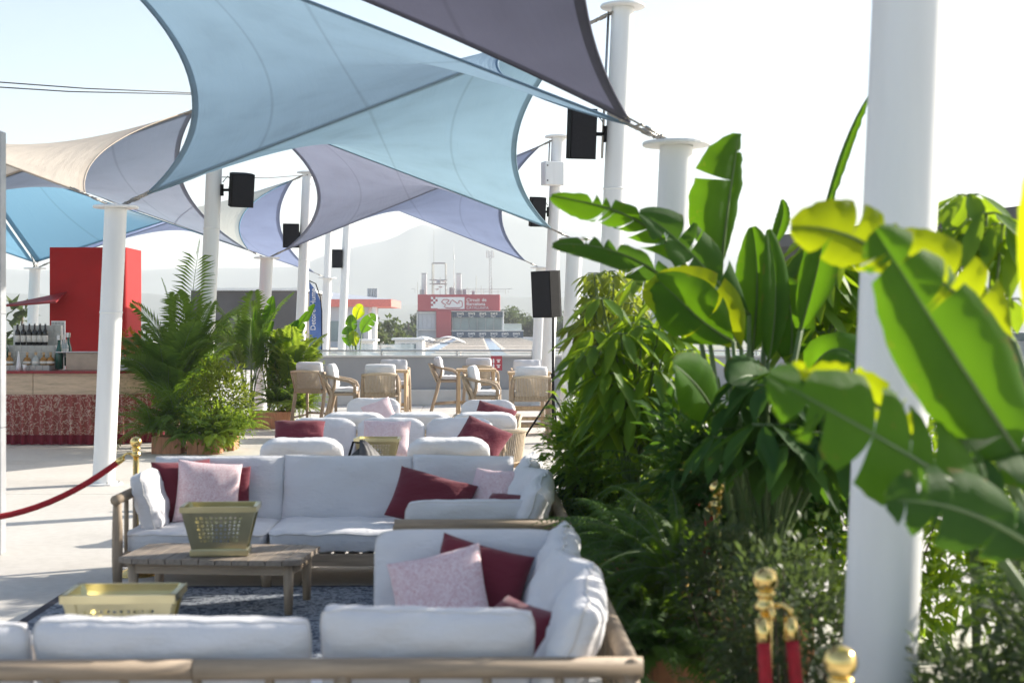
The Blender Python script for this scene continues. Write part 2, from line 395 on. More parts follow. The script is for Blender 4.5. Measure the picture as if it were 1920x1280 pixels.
column('Q6', -11.4, 39.5, HT, '', vis=False)
column('P4', -16.8, 27.9, HS, '', vis=False)
column('P5', -17.1, 33.4, HT, '', vis=False)
column('Q1', -10.2, 10.4, HS, '', vis=False)

# ------------------------------------------------------------------ shade sails
M['s_purple'] = sailmat('sail_plum', (.118,.122,.18), .25)
M['s_lblue'] = sailmat('sail_light_blue', (.24,.365,.48), .38)
M['s_lblue2'] = sailmat('sail_aqua', (.28,.435,.535), .40)
M['s_lav'] = sailmat('sail_lavender', (.28,.315,.43), .32)
M['s_viol'] = sailmat('sail_violet_blue', (.23,.285,.44), .35)
M['s_beige'] = sailmat('sail_beige', (.68,.61,.52), .45)
M['s_grey'] = sailmat('sail_blue_grey', (.32,.38,.47), .38)
M['s_cyan'] = sailmat('sail_cyan', (.20,.40,.55), .45, (.58,.6,.55))
M['s_cyan2'] = sailmat('sail_cyan_plain', (.20,.40,.55), .45)
M['s_peri'] = sailmat('sail_periwinkle', (.28,.34,.52), .36)
def sail(label, keys, mat, sag=1.25, sags=None, tight=(), yo=.02):
    """keys: corners in ring order; edges sag towards the cell centre"""
    P = [TOP[k].copy() for k in keys]; C = sum(P, Vector()) / 4
    sags = sags or [.0, sag, .0, sag]
    Q = []
    for i_, p in enumerate(P):
        d = (C - p); q = p + Vector((math.copysign(.04 if i_ in tight else .36, d.x), math.copysign(yo, d.y), 0)); q.z = p.z + (C.z - p.z)*.15; Q.append(q)
    def edge(i, s):
        a, b_ = Q[i], Q[(i+1) % 4]; m_ = (a+b_)/2; d = C - m_; d.z = 0; d.normalize()
        p = a.lerp(b_, s); k = 4*s*(1-s); return p + d * (sags[i]*k)
    def S(u, v):
        c0 = edge(0, u); c1 = edge(2, 1-u); d0 = edge(3, 1-v); d1 = edge(1, v)
        bl = (Q[0]*(1-u) + Q[1]*u)*(1-v) + (Q[3]*(1-u) + Q[2]*u)*v
        return c0*(1-v) + c1*v + d0*(1-u) + d1*u - bl
    base = Vector((C.x, C.y, 0)); o = thing('shade_sail', label, 'shade sail', C, 0, 'shade sails strung between the columns')
    n = 40; mb = MB().grid(lambda u, v: S(u, v) - C, n, n)
    f = mb.build('fabric', mat, o, True)
    uv = f.data.uv_layers.new(name='UVMap')
    for lp in f.data.loops:
        i = lp.vertex_index; uv.data[lp.index].uv = ((i % (n+1))/n, (i // (n+1))/n)
    for i in range(4):
        hb = MB(); m_ = 28; vs = []; fs = []
        for k in range(m_+1):
            s = k/m_; e = edge(i, s)
            uv_ = [(s,.0),(1,s),(1-s,1),(0,1-s)][i]; e2_ = [(s,.018),(.982,s),(1-s,.982),(.018,1-s)][i]
            inn = S(*e2_) - C; e = S(*uv_) - C
            dn = Vector((0,0,-.006)); vs += [e+dn, inn+dn]
        for k in range(m_): fs.append((2*k, 2*k+1, 2*k+3, 2*k+2))
        hb.add(vs, fs); hb.tube([vs[2*k]+Vector((0,0,.004)) for k in range(m_+1)], .011, 5)
        hb.build('hem', mat, o, True)
    for q, p in zip(Q, P):
        hb = MB(); d = (p - q); L = d.length; d.normalize(); side = d.cross(Vector((0,0,1))).normalized(); up = side.cross(d)
        tip = p - d*.14 - C; q0 = q - C - d*.05
        for sgn in (-1, 1):
            hb.tube([q0 + side*.06*sgn - d*.12, tip + side*.05*sgn], .008, 6)
            hb.tube([q0 + side*.06*sgn + d*.16, q0 + side*.06*sgn + d*.24], .014, 6)
        for k in (.0, .12, .3): hb.tube([q0 + side*-.08 + d*k, q0 + side*.08 + d*k], .010, 6)
        hb.tube([q0 - d*.10, q0 + d*.05], .012, 6)
        for sgn in (-1, 1): hb.tube([tip + side*.05*sgn, tip + d*.13], .009, 6)
        hb.build('corner_turnbuckle', M['bronze'], o, True)
    return o
sail('dark plum shade sail overhead at the top of the picture', ['L0','R0','R1','L1'], M['s_purple'], sags=[.3,.6,.75,.6], yo=.12)
sail('largest light blue shade sail overhead, filling the top left of centre', ['L1','R1','R2','L2'], M['s_lblue'], 1.02)
sail('aqua shade sail ending left of the hanging loudspeakers, behind the largest blue sail', ['L2','R2','R3','L3'], M['s_lblue2'], .7)
sail('lavender grey shade sail in the middle, beyond the aqua sail', ['L3','R3','R4','L4'], M['s_lav'], .95)
sail('violet blue shade sail with its tip above the tripod loudspeaker', ['L4','R4','R5','L5'], M['s_viol'], .65)
sail('beige shade sail at the left edge above the bar', ['Q2','L2','L3','Q3'], M['s_beige'], .5)
sail('blue grey shade sail seen through the loop left of the largest sail', ['Q3','L3','L4','Q4'], M['s_grey'], .7)
sail('bright cyan and cream shade sail low over the bar and red block', ['Q4','L4','L5','Q5'], M['s_cyan'], sags=[.0,.6,.0,.0], tight=(0,3))
sail('cyan shade sail at the extreme left edge, left of the column behind the bottles', ['P4','Q4','Q5','P5'], M['s_cyan2'], sags=[.0,.0,.0,.5], tight=(1,2))
sail('periwinkle shade sail, farthest one, behind the small hanging loudspeaker', ['Q5','L5','L6','Q6'], M['s_peri'], .6)
def cable(label, pts, r=.009):
    p0 = Vector(pts[0]); mb = MB()
    mb.tube([Vector(p)-p0 for p in pts], r, 5); o = mb.build('cable', M['cable'], None, True, p0); tag(o, label, 'cable', 'overhead cables'); return o
cable('upper dark cable crossing the white sky at left', [at(-60, 20, 150), at(160, 21, 166), at(400, 22.4, 176)])
cable('lower dark cable crossing the white sky at left', [at(-60, 20, 160), at(130, 21, 172), at(400, 22.4, 178)])
cable('cable running to the top of the tall column left of the flag', [at(410, 23, 332), at(500, 28, 334), at(577, 33.2, 328)])

# ------------------------------------------------------------------ loudspeakers
def speaker(label, p, w_, h_, d_, rz, tilt, arm=None):
    o = thing('loudspeaker', label, 'loudspeaker', p, rz, 'black loudspeakers')
    T = Matrix.Rotation(R(tilt), 4, 'X')
    poly = [(-w_/2,-d_/2),(w_/2,-d_/2),(w_/2,d_*.1),(w_*.3,d_/2),(-w_*.3,d_/2),(-w_/2,d_*.1)]
    mb = MB().prism(poly, -h_/2, h_/2); mb.xf(T); mb.build('cabinet', M['black'], o)
    MB().box(-w_/2+.012, w_/2-.012, -d_/2-.012, -d_/2-.001, -h_/2+.012, h_/2-.012, .006).xf(T).build('grille', M['grille'], o)
    if arm is not None:
        a = Vector(arm) - Vector(p); a.rotate(Matrix.Rotation(-rz, 3, 'Z'))
        mb = MB().tube([a*.30, a*.62, a], .022, 8); mb.tube([a*.9+Vector((0,0,-.09)), a*.9+Vector((0,0,.09))], .035, 8); mb.tube([a*.45+Vector((0,0,-.05)), a*.45+Vector((0,0,.05))], .04, 8)
        mb.tube([a*.35+Vector((0,0,.1)), a*.6+Vector((0,0,.22)), a*.85+Vector((0,0,.12))], .008, 5)
        mb.build('wall_bracket', M['black'], o)
    return o
def colx(key, z):
    T_ = TOP[key]; return Vector((T_.x - LEAN*(T_.z - z), T_.y, z))
def spk(label, px, py, key, w_, h_, d_, rz, tilt):
    Y = TOP[key].y - .05; p = at(px, Y, py); c = colx(key, p.z); return speaker(label, p, w_, h_, d_, rz, tilt, c + (p-c).normalized()*.1)
spk('largest hanging black loudspeaker, on the tall column right of centre', 1088, 251, 'R2', .30, .56, .3, R(12), 8)
spk('black loudspeaker hung on the tall column beside the palm planting', 451, 356, 'L3', .36, .52, .3, R(25), 12)
spk('black loudspeaker on the tall column left of the flag, under the sail loop', 545, 442, 'L5', .36, .56, .32, R(15), 3)
spk('small far black loudspeaker on the slender column', 632, 485, 'L7', .32, .58, .3, R(10), 2)
spk('black loudspeaker partly behind the aqua sail tip', 1006, 397, 'R4', .28, .55, .3, R(15), 8)
# electrical box on the tall column
p = at(1036, 26.75, 326); o = thing('electrical_box', 'white electrical box fixed to the tall column right of centre', 'electrical box', p, R(20))
MB().box(-.19,.19,-.12,.12,-.22,.22,.01).build('housing', M['white'], o)
MB().box(-.18,.18,-.128,-.121,-.21,.21,.003).build('door', M['white'], o)
for z in (-.14,.14): MB().tube([(-.15,-.135,z),(-.15,-.125,z)], .014, 8).build('lock', M['black'], o)
# conduits on columns
def conduit(label, key, z0, z1):
    a = colx(key, z0) + Vector((-.16,-.02,0)); b_ = colx(key, z1) + Vector((-.16,-.02,0))
    mb = MB().tube([(0,0,0), b_-a], .014, 6); ob = mb.build('conduit', M['steel'], None, True, a); tag(ob, label, 'conduit', 'conduits on columns')
conduit('thin conduit down the tall column with the largest loudspeaker', 'R2', 3.7, 5.35)
conduit('thin conduit above the white electrical box', 'R4', 4.9, 5.35)
# loudspeaker on tripod
b0 = at(1037, 21.6); 
speaker('black loudspeaker on a tripod stand beside the plants', at(1028, 21.6, 551), .36, .70, .36, R(-38), 4)
o = thing('tripod_stand', 'black tripod stand holding a loudspeaker beside the plants', 'stand', b0, 0)
zt = at(1028, 21.6, 590).z
MB().tube([(0,0,.2),(0,0,1.2),(0,0,zt)], [.022,.02,.016], 8).build('pole', M['black'], o, True)
MB().tube([(0,0,1.02),(0,0,1.10)], .032, 8).build('collar', M['black'], o, True)
for k in range(3):
    a = R(200 + 120*k); d = Vector((math.cos(a), math.sin(a), 0))
    l_ = MB().tube([(0,0,.78), d*.55+Vector((0,0,.02))], .015, 6).build('leg', M['black'], o, True)
    MB().tube([d*.54+Vector((0,0,.03)), d*.58+Vector((0,0,0))], .022, 6).build('rubber_foot', M['black'], l_, True)
    MB().tube([(0,0,.3), d*.32+Vector((0,0,.34))], .01, 6).build('brace', M['black'], o, True)

# ------------------------------------------------------------------ cushions, pillows
def pad(w_, d_, h_, e=.35, corner=.12, puff=.5, nu=18, nv=18, wr=.006, seed=0, ears=0.0):
    """a stuffed pad in the XY plane, thickness along Z"""
    mb = MB(); vs = []; fs = []
    def P(u, v, sgn):
        x, y = u*2-1, v*2-1
        k = ((1-abs(x)**4)*(1-abs(y)**4)); k = max(0, k)**puff
        hx = 1 - corner*(abs(y)**6)*abs(x) if corner else 1
        X = x*(1 - corner*.5*abs(y)**8 - ears*(1-y*y)); Y_ = y*(1 - corner*.5*abs(x)**8 - ears*(1-x*x))
        z = sgn*(h_/2)*(e + (1-e)*k)
        nz = noise.noise(Vector((x*2.3+seed*7.1, y*2.3, sgn*3+seed)))*wr*2 + noise.noise(Vector((x*6+seed, y*5, sgn*2)))*wr
        # wrinkles running in from the seam
        edge = max(abs(x), abs(y))**6
        nz += edge*wr*.35*math.sin(22*(x if abs(y) > abs(x) else y) + seed*3)
        return Vector((X*w_/2, Y_*d_/2, z + sgn*nz))
    for sgn in (1, -1):
        o = len(vs)
        for j in range(nv+1):
            for i in range(nu+1):
                # denser towards the rim
                u = .5 - .5*math.cos(math.pi*i/nu); v = .5 - .5*math.cos(math.pi*j/nv)
                vs.append(P(u, v, sgn))
        for j in range(nv):
            for i in range(nu):
                a = o+j*(nu+1)+i; q = (a, a+1, a+nu+2, a+nu+1); fs.append(q if sgn > 0 else q[::-1])
    n1 = (nu+1)*(nv+1)
    rim = [i for i in range(nu+1)] + [j*(nu+1)+nu for j in range(1,nv+1)] + [nv*(nu+1)+i for i in range(nu-1,-1,-1)] + [j*(nu+1) for j in range(nv-1,0,-1)]
    for a, b_ in zip(rim, rim[1:]+rim[:1]): fs.append((a, n1+a, n1+b_, b_))
    mb.add(vs, fs); mb.rim = [(vs[i] + vs[n1+i])/2 for i in rim]; mb.rimtop = [vs[i].copy() for i in rim]
    return mb
def euler_m(loc, rx, ry, rz): return Matrix.Translation(loc) @ Matrix.Rotation(rz,4,'Z') @ Matrix.Rotation(ry,4,'Y') @ Matrix.Rotation(rx,4,'X')
def cushion(name, parent, w_, d_, h_, loc, rx=0, rz=0, seed=0, e=.62, puff=.45, pipe=True, ry=0, corner=.13, ears=0.0, wr=.008):
    m_ = pad(w_, d_, h_, e, corner, puff, seed=seed, wr=wr, ears=ears, nu=24, nv=20); T = euler_m(Vector(loc), rx, ry, rz)
    rim = [T @ p for p in m_.rimtop]; m_.xf(T)
    o = m_.build(name, M['cush'], parent, True)
    if pipe:
        MB().tube(rim + rim[:1], .006, 5, False).build('piping', M['piping'], o, True)
    return o
def pillow(label, loc, size, rx, rz, mat, seed, ry=0, thick=.17, w_=None):
    m_ = pad(w_ or size, size, thick, .06, 0, .55, 16, 16, .006, seed, .055)
    o = thing('throw_pillow', label, 'pillow', loc, 0, 'throw pillows')
    T = euler_m(Vector((0,0,0)), rx, ry, rz); m_.xf(T); m_.build('cover', mat, o, True)
    return o

# ------------------------------------------------------------------ slatted teak corner sofas
def leg(parent, x, y, h, r=.036):
    return MB().tube([(x,y,0),(x,y,h*.35),(x,y,h*.7),(x,y,h)], [r*.86,r*1.08,r*1.0,r*.8], 12).build('leg', M['wood_v'], parent, True)
def bar(parent, a, b_, r=.036, name='rail'):
    return MB().tube([a, b_], r, 14).build(name, M['wood'], parent, True)
def sofa_corner(label, a0, b0, flip):
    """3.0 m wide; flip=False faces the camera (back far), flip=True has its back to the camera"""
    s = thing('corner_sofa', label, 'sofa', G(a0, b0), RZ, 'teak corner sofas')
    if not flip:
        yb, yf, ye = 1.02, 0.0, -1.35           # back rail, seat front, end of the return
    else:
        yb, yf, ye = 0.0, 1.02, 2.05
    sg = 1 if not flip else -1
    lo, hi = min(yb, yf), max(yb, yf); rlo, rhi = min(ye, yb), max(ye, yb)
    for nm, bx in (('seat_frame', (0.0, 3.0, lo, hi)), ('return_frame', (2.0, 3.0, min(ye,yf), max(ye,yf)))):
        mb = MB(); x0,x1,y0,y1 = bx
        mb.box(x0+.03,x1-.03,y0+.01,y0+.045,.15,.235,.006); mb.box(x0+.03,x1-.03,y1-.045,y1-.01,.15,.235,.006)
        mb.box(x0+.01,x0+.045,y0+.05,y1-.05,.15,.235,.006); mb.box(x1-.045,x1-.01,y0+.05,y1-.05,.15,.235,.006)
        mb.build(nm, M['wood'], s)
        for k in range(int((x1-x0)/.1)):
            MB().box(x0+.07+k*.1, x0+.07+k*.1+.07, y0+.05, y1-.05, .205, .225).build('slat', M['wood_g'], s)
    H = .62
    # back and side rails
    bar(s, (-.04 if not flip else -.02, yb, H), (1.485, yb, H)); bar(s, (1.49, yb, H), (3.04, yb, H))
    bar(s, (3.0, rlo-.03, H-.003), (3.0, rhi+.03, H-.003))
    bar(s, (0, lo-.05, H-.004), (0, hi+.04, H-.004)); bar(s, (1.98, ye, H+.002), (3.0, ye, H+.002))
    for x, y in ((0,yf),(0,yb),(3.0,yb),(3.0,ye),(2.0,ye)): leg(s, x, y, H)
    for x, y in ((1.02,yf),(2.0,yf),(1.0,yb),(2.0,yb),(3.0,yf)): leg(s, x, y, .235 if y == yf else H)
    for k in range(11):
        x = .25*k+.25
        if abs(x-1) < .02 or abs(x-2) < .02: continue
        MB().tube([(x,yb,.2),(x,yb,H)], .017, 8).build('spindle', M['wood_v'], s, True)
    n = int((rhi-rlo)/.25)
    for k in range(1, n): MB().tube([(3.0, rlo+.25*k, .2),(3.0, rlo+.25*k, H)], .017, 8).build('spindle', M['wood_v'], s, True)
    for k in range(1, 4):
        MB().tube([(2.0+.25*k, ye, .2),(2.0+.25*k, ye, H)], .017, 8).build('spindle', M['wood_v'], s, True)
        MB().tube([(0, lo+.25*k, .2),(0, lo+.25*k, H)], .017, 8).build('spindle', M['wood_v'], s, True)
    # seat cushions
    ym = (yb+yf)/2
    for k in range(3): cushion('seat_cushion', s, .97, .95, .17, (.52+.98*k, ym-.02*sg, .315), 0, 0, k+1)
    yr = (ye+yf)/2; cushion('seat_cushion', s, .95, abs(ye-yf)-.06, .17, (2.5, yr, .315), 0, 0, 7)
    # back cushions lean on the rails
    for k in range(3):
        dz = .0 if not flip else (-.07, -.06, -.03)[k]
        cushion('back_cushion', s, .97 if k < 2 else .76, .52 if not flip else .46, .17, (.53+.975*k - (.10 if k == 2 else 0) + .02*math.sin(k*5+sg) - (.10 if flip else 0), yb-.17*sg, (.578 if not flip else .61)+dz), R(90-15*sg), R(2*math.sin(k*9+sg)), 11+k+(5 if flip else 0), .10 if not flip else .2, .40, ry=R(1.2*math.sin(k*7)), corner=.02 if not flip else .08, ears=.018, wr=.010)
    nb = 3 if not flip else 3
    L = abs(ye-yb); cw = L/3 - .02
    for k in range(3):
        y = min(ye,yb) + L*(k+.5)/3
        cushion('back_cushion', s, cw*1.02, .50, .19, (2.80, y, .60), R(90-20), R(270 + (-6,9,-4)[k]), 21+k, .12, .40, ry=R((3,-4,2)[k]), corner=.04, ears=.02, wr=.011)
    return s, yb, yf, ye
s2, *_ = sofa_corner('white cushioned teak corner sofa facing the camera behind the slatted coffee table', -2.48, 9.83, False)
s1, *_ = sofa_corner('white cushioned teak corner sofa in the foreground with its back to the camera', -2.47, 4.93, True)
# end cushions
cushion('arm_cushion', s2, .62, .42, .17, (.15, .42, .57), R(74), R(90), 31, .35, .5)
cushion('arm_cushion', s2, .86, .40, .17, (2.47, -1.17, .55), R(100), R(0), 32, .35, .5)
cushion('arm_cushion', s1, .88, .46, .18, (2.42, 1.86, .60), R(80), R(0), 33, .35, .5)
MB().box(-.012,.012,-.004,.004,-.04,.04).xf(euler_m(Vector((2.735,-.70,.63)),0,0,R(12))).build('fabric_tag', M['flag'], s2)
def on_sofa(a0, b0, x, y, z): return G(a0+x, b0+y, z)
S2 = lambda x, y, z: on_sofa(-2.48, 9.83, x, y, z)
S1 = lambda x, y, z: on_sofa(-2.47, 4.93, x, y, z)
pillow('burgundy pillow tucked behind the pink one at the left arm of the far corner sofa', S2(.33,.62,.60), .46, R(74), R(38), M['burg'], 1)
pillow('pink printed pillow at the left arm of the far corner sofa', S2(.52,.52,.60), .46, R(72), R(14), M['pink'], 2, ry=R(6))
pillow('burgundy pillow peeking right of the pink pillow on the far corner sofa', S2(.61,.68,.585), .38, R(76), R(6), M['burg'], 3, thick=.12)
pillow('large burgundy pillow lying tilted at the inner corner of the far corner sofa', S2(2.14,.40,.555), .40, R(58), R(-8), M['burg'], 4, ry=R(14), w_=.58)
pillow('pink printed pillow leaning in the corner of the far corner sofa', S2(2.58,.45,.57), .42, R(66), R(-38), M['pink'], 5)
pillow('pink printed pillow lying behind the near arm of the far corner sofa', S2(2.42,-.72,.50), .44, R(25), R(-12), M['pink'], 6)
pillow('burgundy pillow on the return of the far corner sofa beside its back cushion', S2(2.66,-.52,.53), .42, R(48), R(-35), M['burg'], 7)
pillow('burgundy pillow behind the pink pillow on the foreground corner sofa', S1(2.46,1.62,.585), .44, R(76), R(-8), M['burg'], 8, ry=R(14))
pillow('pink printed pillow leaning diagonally on the foreground corner sofa', S1(2.30,1.50,.565), .44, R(70), R(-6), M['pink'], 9, ry=R(-14))
pillow('burgundy pillow barely visible between back cushions of the foreground sofa', S1(2.6,.5,.55), .42, R(60), R(-60), M['burg'], 10)

# ------------------------------------------------------------------ rug, coffee tables, lanterns
o = thing('rug', 'dark blue patterned rug under the coffee tables', 'rug', G(-1.05, 7.9), RZ)
MB().box(-1.75,1.55,-2.6,1.98,.001,.012).build('border', M['rug_edge'], o); MB().box(-1.68,1.48,-2.53,1.91,.0125,.017).build('pile', M['rug'], o)
def coffee_table(label, loc, rz):
    o = thing('coffee_table', label, 'table', loc, rz, 'slatted teak coffee tables')
    W, D, Hh = 1.16, .66, .345
    n = 11; pw = W/n
    for k in range(n):
        x0 = -W/2 + k*pw + .003; x1 = x0 + pw - .006
        ins = .05 if k in (0, n-1) else 0
        poly = [(x0, -D/2+ (ins if k==0 else 0)), (x1, -D/2+(ins if k==n-1 else 0)), (x1, D/2-(ins if k==n-1 else 0)), (x0, D/2-(ins if k==0 else 0))]
        MB().prism(poly, Hh-.032, Hh).build('plank', M['wood_g'], o)
    mb = MB().box(-W/2+.06,W/2-.06,-D/2+.06,-D/2+.085,Hh-.10,Hh-.034); mb.box(-W/2+.06,W/2-.06,D/2-.085,D/2-.06,Hh-.10,Hh-.034)
    mb.box(-W/2+.06,-W/2+.085,-D/2+.09,D/2-.09,Hh-.10,Hh-.034); mb.box(W/2-.085,W/2-.06,-D/2+.09,D/2-.09,Hh-.10,Hh-.034)
    mb.build('apron', M['wood'], o)
    for x in (-1,1):
        for y in (-1,1): MB().tube([(x*(W/2-.085),y*(D/2-.085),0),(x*(W/2-.085),y*(D/2-.085),Hh-.034)], [.026,.036], 12).build('leg', M['wood_v'], o, True)
    return o
coffee_table('slatted teak coffee table carrying the gold lantern, between the corner sofas', at(-1.0,9.1) if False else Vector((-1.86, 9.12, .017)), R(-5))
coffee_table('second coffee table under the nearer gold lantern, hidden by the foreground sofa back', Vector((-1.68, 6.1, .017)), R(-3))
def lantern(label, loc, rz, k=1.0):
    o = thing('lantern', label, 'lantern', loc, rz, 'gold lanterns'); o.scale = (1, .62, 1)
    wt, wb, h = .235*k, .17*k, .315*k; zb = .045*k
    MB().box(-wb-.01,wb+.01,-wb-.01,wb+.01,0,zb,.006).build('base', M['gold_f'], o)
    for q in range(4):
        T = Matrix.Rotation(q*math.pi/2, 4, 'Z')
        # corner post
        MB().add([(-wb,-wb,zb),(-wb+.035*k,-wb,zb),(-wb,-wb+.035*k,zb),(-wt,-wt,h),(-wt+.05*k,-wt,h),(-wt,-wt+.05*k,h)], [(0,1,4,3),(2,0,3,5),(1,2,5,4),(3,4,5),(0,2,1)]).xf(T).build('corner_post', M['gold_f'], o)
        mb = MB().add([(-wt,-wt-.004,h-.035*k),(wt,-wt-.004,h-.035*k),(wt,-wt-.004,h),(-wt,-wt-.004,h),(-wt,-wt+.02,h-.035*k),(wt,-wt+.02,h-.035*k),(wt,-wt+.02,h),(-wt,-wt+.02,h)],
            [(0,1,2,3),(5,4,7,6),(3,2,6,7),(1,0,4,5),(0,3,7,4),(2,1,5,6)])
        mb.xf(T).build('top_rim', M['gold_f'], o)
        # fretwork panel: a sheet with round and lozenge holes
        def pt(u, z):
            f = (z-zb)/(h-zb); hw = wb + (wt-wb)*f; return Vector(((u*2-1)*(hw-.03*k), -(hw-.012*k), z))
        mb = MB(); nu, nz = 10, 7; u0,u1,z0,z1 = .10,.90, zb+.04*k, h-.06*k
        def q4(a,b_,c,d): mb.add([pt(*a),pt(*b_),pt(*c),pt(*d)], [(0,1,2,3)])
        q4((0,zb),(1,zb),(1,z0),(0,z0)); q4((0,z1),(1,z1),(1,h-.03*k),(0,h-.03*k)); q4((0,z0),(u0,z0),(u0,z1),(0,z1)); q4((u1,z0),(1,z0),(1,z1),(u1,z1))
        for i in range(nu):
            for j in range(nz):
                a,b_ = u0+(u1-u0)*i/nu, u0+(u1-u0)*(i+1)/nu; c,d = z0+(z1-z0)*j/nz, z0+(z1-z0)*(j+1)/nz; cu,cz = (a+b_)/2,(c+d)/2
                ring = []; S_ = 12; rr = (.40 if (i+j)%2 else .33)
                for s_i in range(S_):
                    an = 2*math.pi*s_i/S_+math.pi/4; kk = 1 if (i+j)%2 else (1.0 if s_i%3==0 else .62)
                    ring.append(pt(cu+math.cos(an)*rr*kk*(b_-a), cz+math.sin(an)*rr*kk*(d-c)))
                out = []
                for s_i in range(S_):
                    an = 2*math.pi*s_i/S_+math.pi/4; m_ = max(abs(math.cos(an)),abs(math.sin(an))); out.append(pt(cu+math.cos(an)/m_*.5*(b_-a), cz+math.sin(an)/m_*.5*(d-c)))
                mb.add(ring+out, [(s_i,(s_i+1)%S_,S_+(s_i+1)%S_,S_+s_i) for s_i in range(S_)])
        mb.xf(T).build('fretwork_panel', M['gold_f'], o)
    MB().lathe([(.05*k,0),(.05*k,.14*k)], (0,0,zb+.002), 14).build('candle', M['paper'], o)
    return o
lantern('gold fretwork lantern on the slatted coffee table before the far corner sofa', Vector((-1.845, 9.02, .363)), R(4))
lantern('nearest gold fretwork lantern, its lower half hidden by the foreground sofa', Vector((-1.66, 6.1, .363)), R(3), 1.0)
lantern('gold fretwork lantern among the rope lounge chairs', at(708, 13.9, None, .432), R(0), .92)

# ------------------------------------------------------------------ rope lounge seats
def u_path(w_, d_, rad, n=10):
    """plan of a wrap-around back: open side at -y"""
    pts = [(-w_/2, -d_/2), (-w_/2, d_/2-rad)]
    for k in range(1, n+1): a = math.pi - k/n*math.pi/2; pts.append((-w_/2+rad+math.cos(a)*rad, d_/2-rad+math.sin(a)*rad))
    for k in range(0, n+1): a = math.pi/2 - k/n*math.pi/2; pts.append((w_/2-rad+math.cos(a)*rad, d_/2-rad+math.sin(a)*rad))
    pts += [(w_/2, -d_/2)]
    return pts
def resample(pts, step):
    out = []; carry = 0
    for a, b_ in zip(pts, pts[1:]):
        a, b_ = Vector(a), Vector(b_); L = (b_-a).length; s = carry
        while s < L: out.append(a.lerp(b_, s/L)); s += step
        carry = s - L
    return out
def rope_seat(label, loc, rz, w_, seats, group):
    """faces -y in its own frame"""
    o = thing('rope_sofa' if seats > 1 else 'rope_lounge_chair', label, 'sofa' if seats > 1 else 'armchair', loc, rz, group)
    d_ = .82; base = u_path(w_, d_, .22); 
    def zt(p): return .62 - .10*max(0, min(1, (-(p[1]) - .05)/.4))
    out = lambda p, k: (p[0]*(1+k), p[1]*(1+k*.6))
    top = [(*out(p,.04), zt(p)) for p in base]
    MB().tube([(p[0],p[1],.25) for p in base], .02, 8).build('lower_rail', M['wood_l'], o, True)
    MB().tube(top, .024, 8).build('top_rail', M['rope'], o, True)
    mb = MB()
    for p in resample(base, .024):
        q = out(p,.04); mb.tube([(p.x,p.y,.25),(q[0],q[1],zt(p))], .0085, 4, False)
    mb.build('rope_weave', M['rope'], o, True)
    mb = MB().box(-w_/2+.03,w_/2-.03,-d_/2+.01,-d_/2+.05,.2,.26,.006); mb.box(-w_/2+.03,w_/2-.03,d_/2-.1,d_/2-.06,.2,.26,.006)
    mb.box(-w_/2+.04,-w_/2+.08,-d_/2+.05,d_/2-.1,.2,.26,.006); mb.box(w_/2-.08,w_/2-.04,-d_/2+.05,d_/2-.1,.2,.26,.006); mb.build('seat_frame', M['wood_l'], o)
    for x in (-1,1):
        for y in (-1,1):
            MB().tube([(x*(w_/2-.03),y*(d_/2-.05),0),(x*(w_/2-.02),y*(d_/2-.04),.26 if y > 0 else .52)], [.022,.028], 10).build('leg', M['wood_l'], o, True)
    cw = (w_-.10)/seats
    for k in range(seats):
        x = -w_/2+.05+cw*(k+.5)
        cushion('seat_cushion', o, cw-.01, .72, .15, (x,-.04,.34), 0, 0, k+3, pipe=False, corner=.2)
        cushion('back_cushion', o, cw-.015, .46, .2, (x,.22,.60), R(74), R(1.5*math.sin(k*4+seats)), k+40+seats, .35, .45, pipe=False, corner=.34, wr=.012)
    return o
gp = 'beige rope lounge seats'
rope_seat('rope lounge chair with its back to the camera, nearest on the left', at(572, 12.7), R(180)+RZ, .84, 1, gp)
rope_seat('rope lounge chair with its back to the camera, right of the small gold lantern', at(842, 12.75), R(180)+RZ, .84, 1, gp)
rope_seat('three seat rope sofa facing the camera with burgundy and pink pillows', at(731, 15.0), RZ, 2.30, 3, gp)
rope_seat('three seat rope sofa turned away from the camera behind the other rope sofa', at(788, 16.5), R(180)+RZ, 2.34, 3, gp)
rope_seat('far rope lounge chair facing the camera with a pale pink pillow', at(698, 19.2), RZ, .84, 1, gp)
rope_seat('far rope lounge chair facing the camera with a burgundy pillow', at(912, 18.7), RZ-R(6), .84, 1, gp)
pillow('burgundy pillow lying at the left end of the rope sofa', at(561, 14.6, 815), .34, R(52), R(4), M['burg'], 12, w_=.52)
pillow('pink printed pillow on the middle seat of the rope sofa', at(724, 14.75, 822), .40, R(62), R(-4), M['pink'], 13, w_=.5)
pillow('burgundy pillow slumped at the right end of the rope sofa', at(902, 14.6, 826), .46, R(46), R(-14), M['burg'], 14, ry=R(22), w_=.5)
pillow('pale pink pillow on the far left rope chair', at(712, 18.95, 777), .40, R(60), R(10), M['pink'], 15, ry=R(-20))
pillow('burgundy pillow on the far right rope chair', at(925, 18.45, 784), .42, R(50), R(-10), M['burg'], 16, ry=R(15), w_=.52)
# low table under the third lantern
o = thing('side_table', 'low teak side table under the gold lantern among the rope chairs', 'table', at(708, 13.9), RZ)
MB().box(-.35,.35,-.3,.3,.395,.43,.008).build('table_top', M['wood_g'], o)
for x in (-1,1):
    for y in (-1,1): MB().tube([(x*.28,y*.23,0),(x*.3,y*.25,.395)], .024, 8).build('leg', M['wood_v'], o, True)
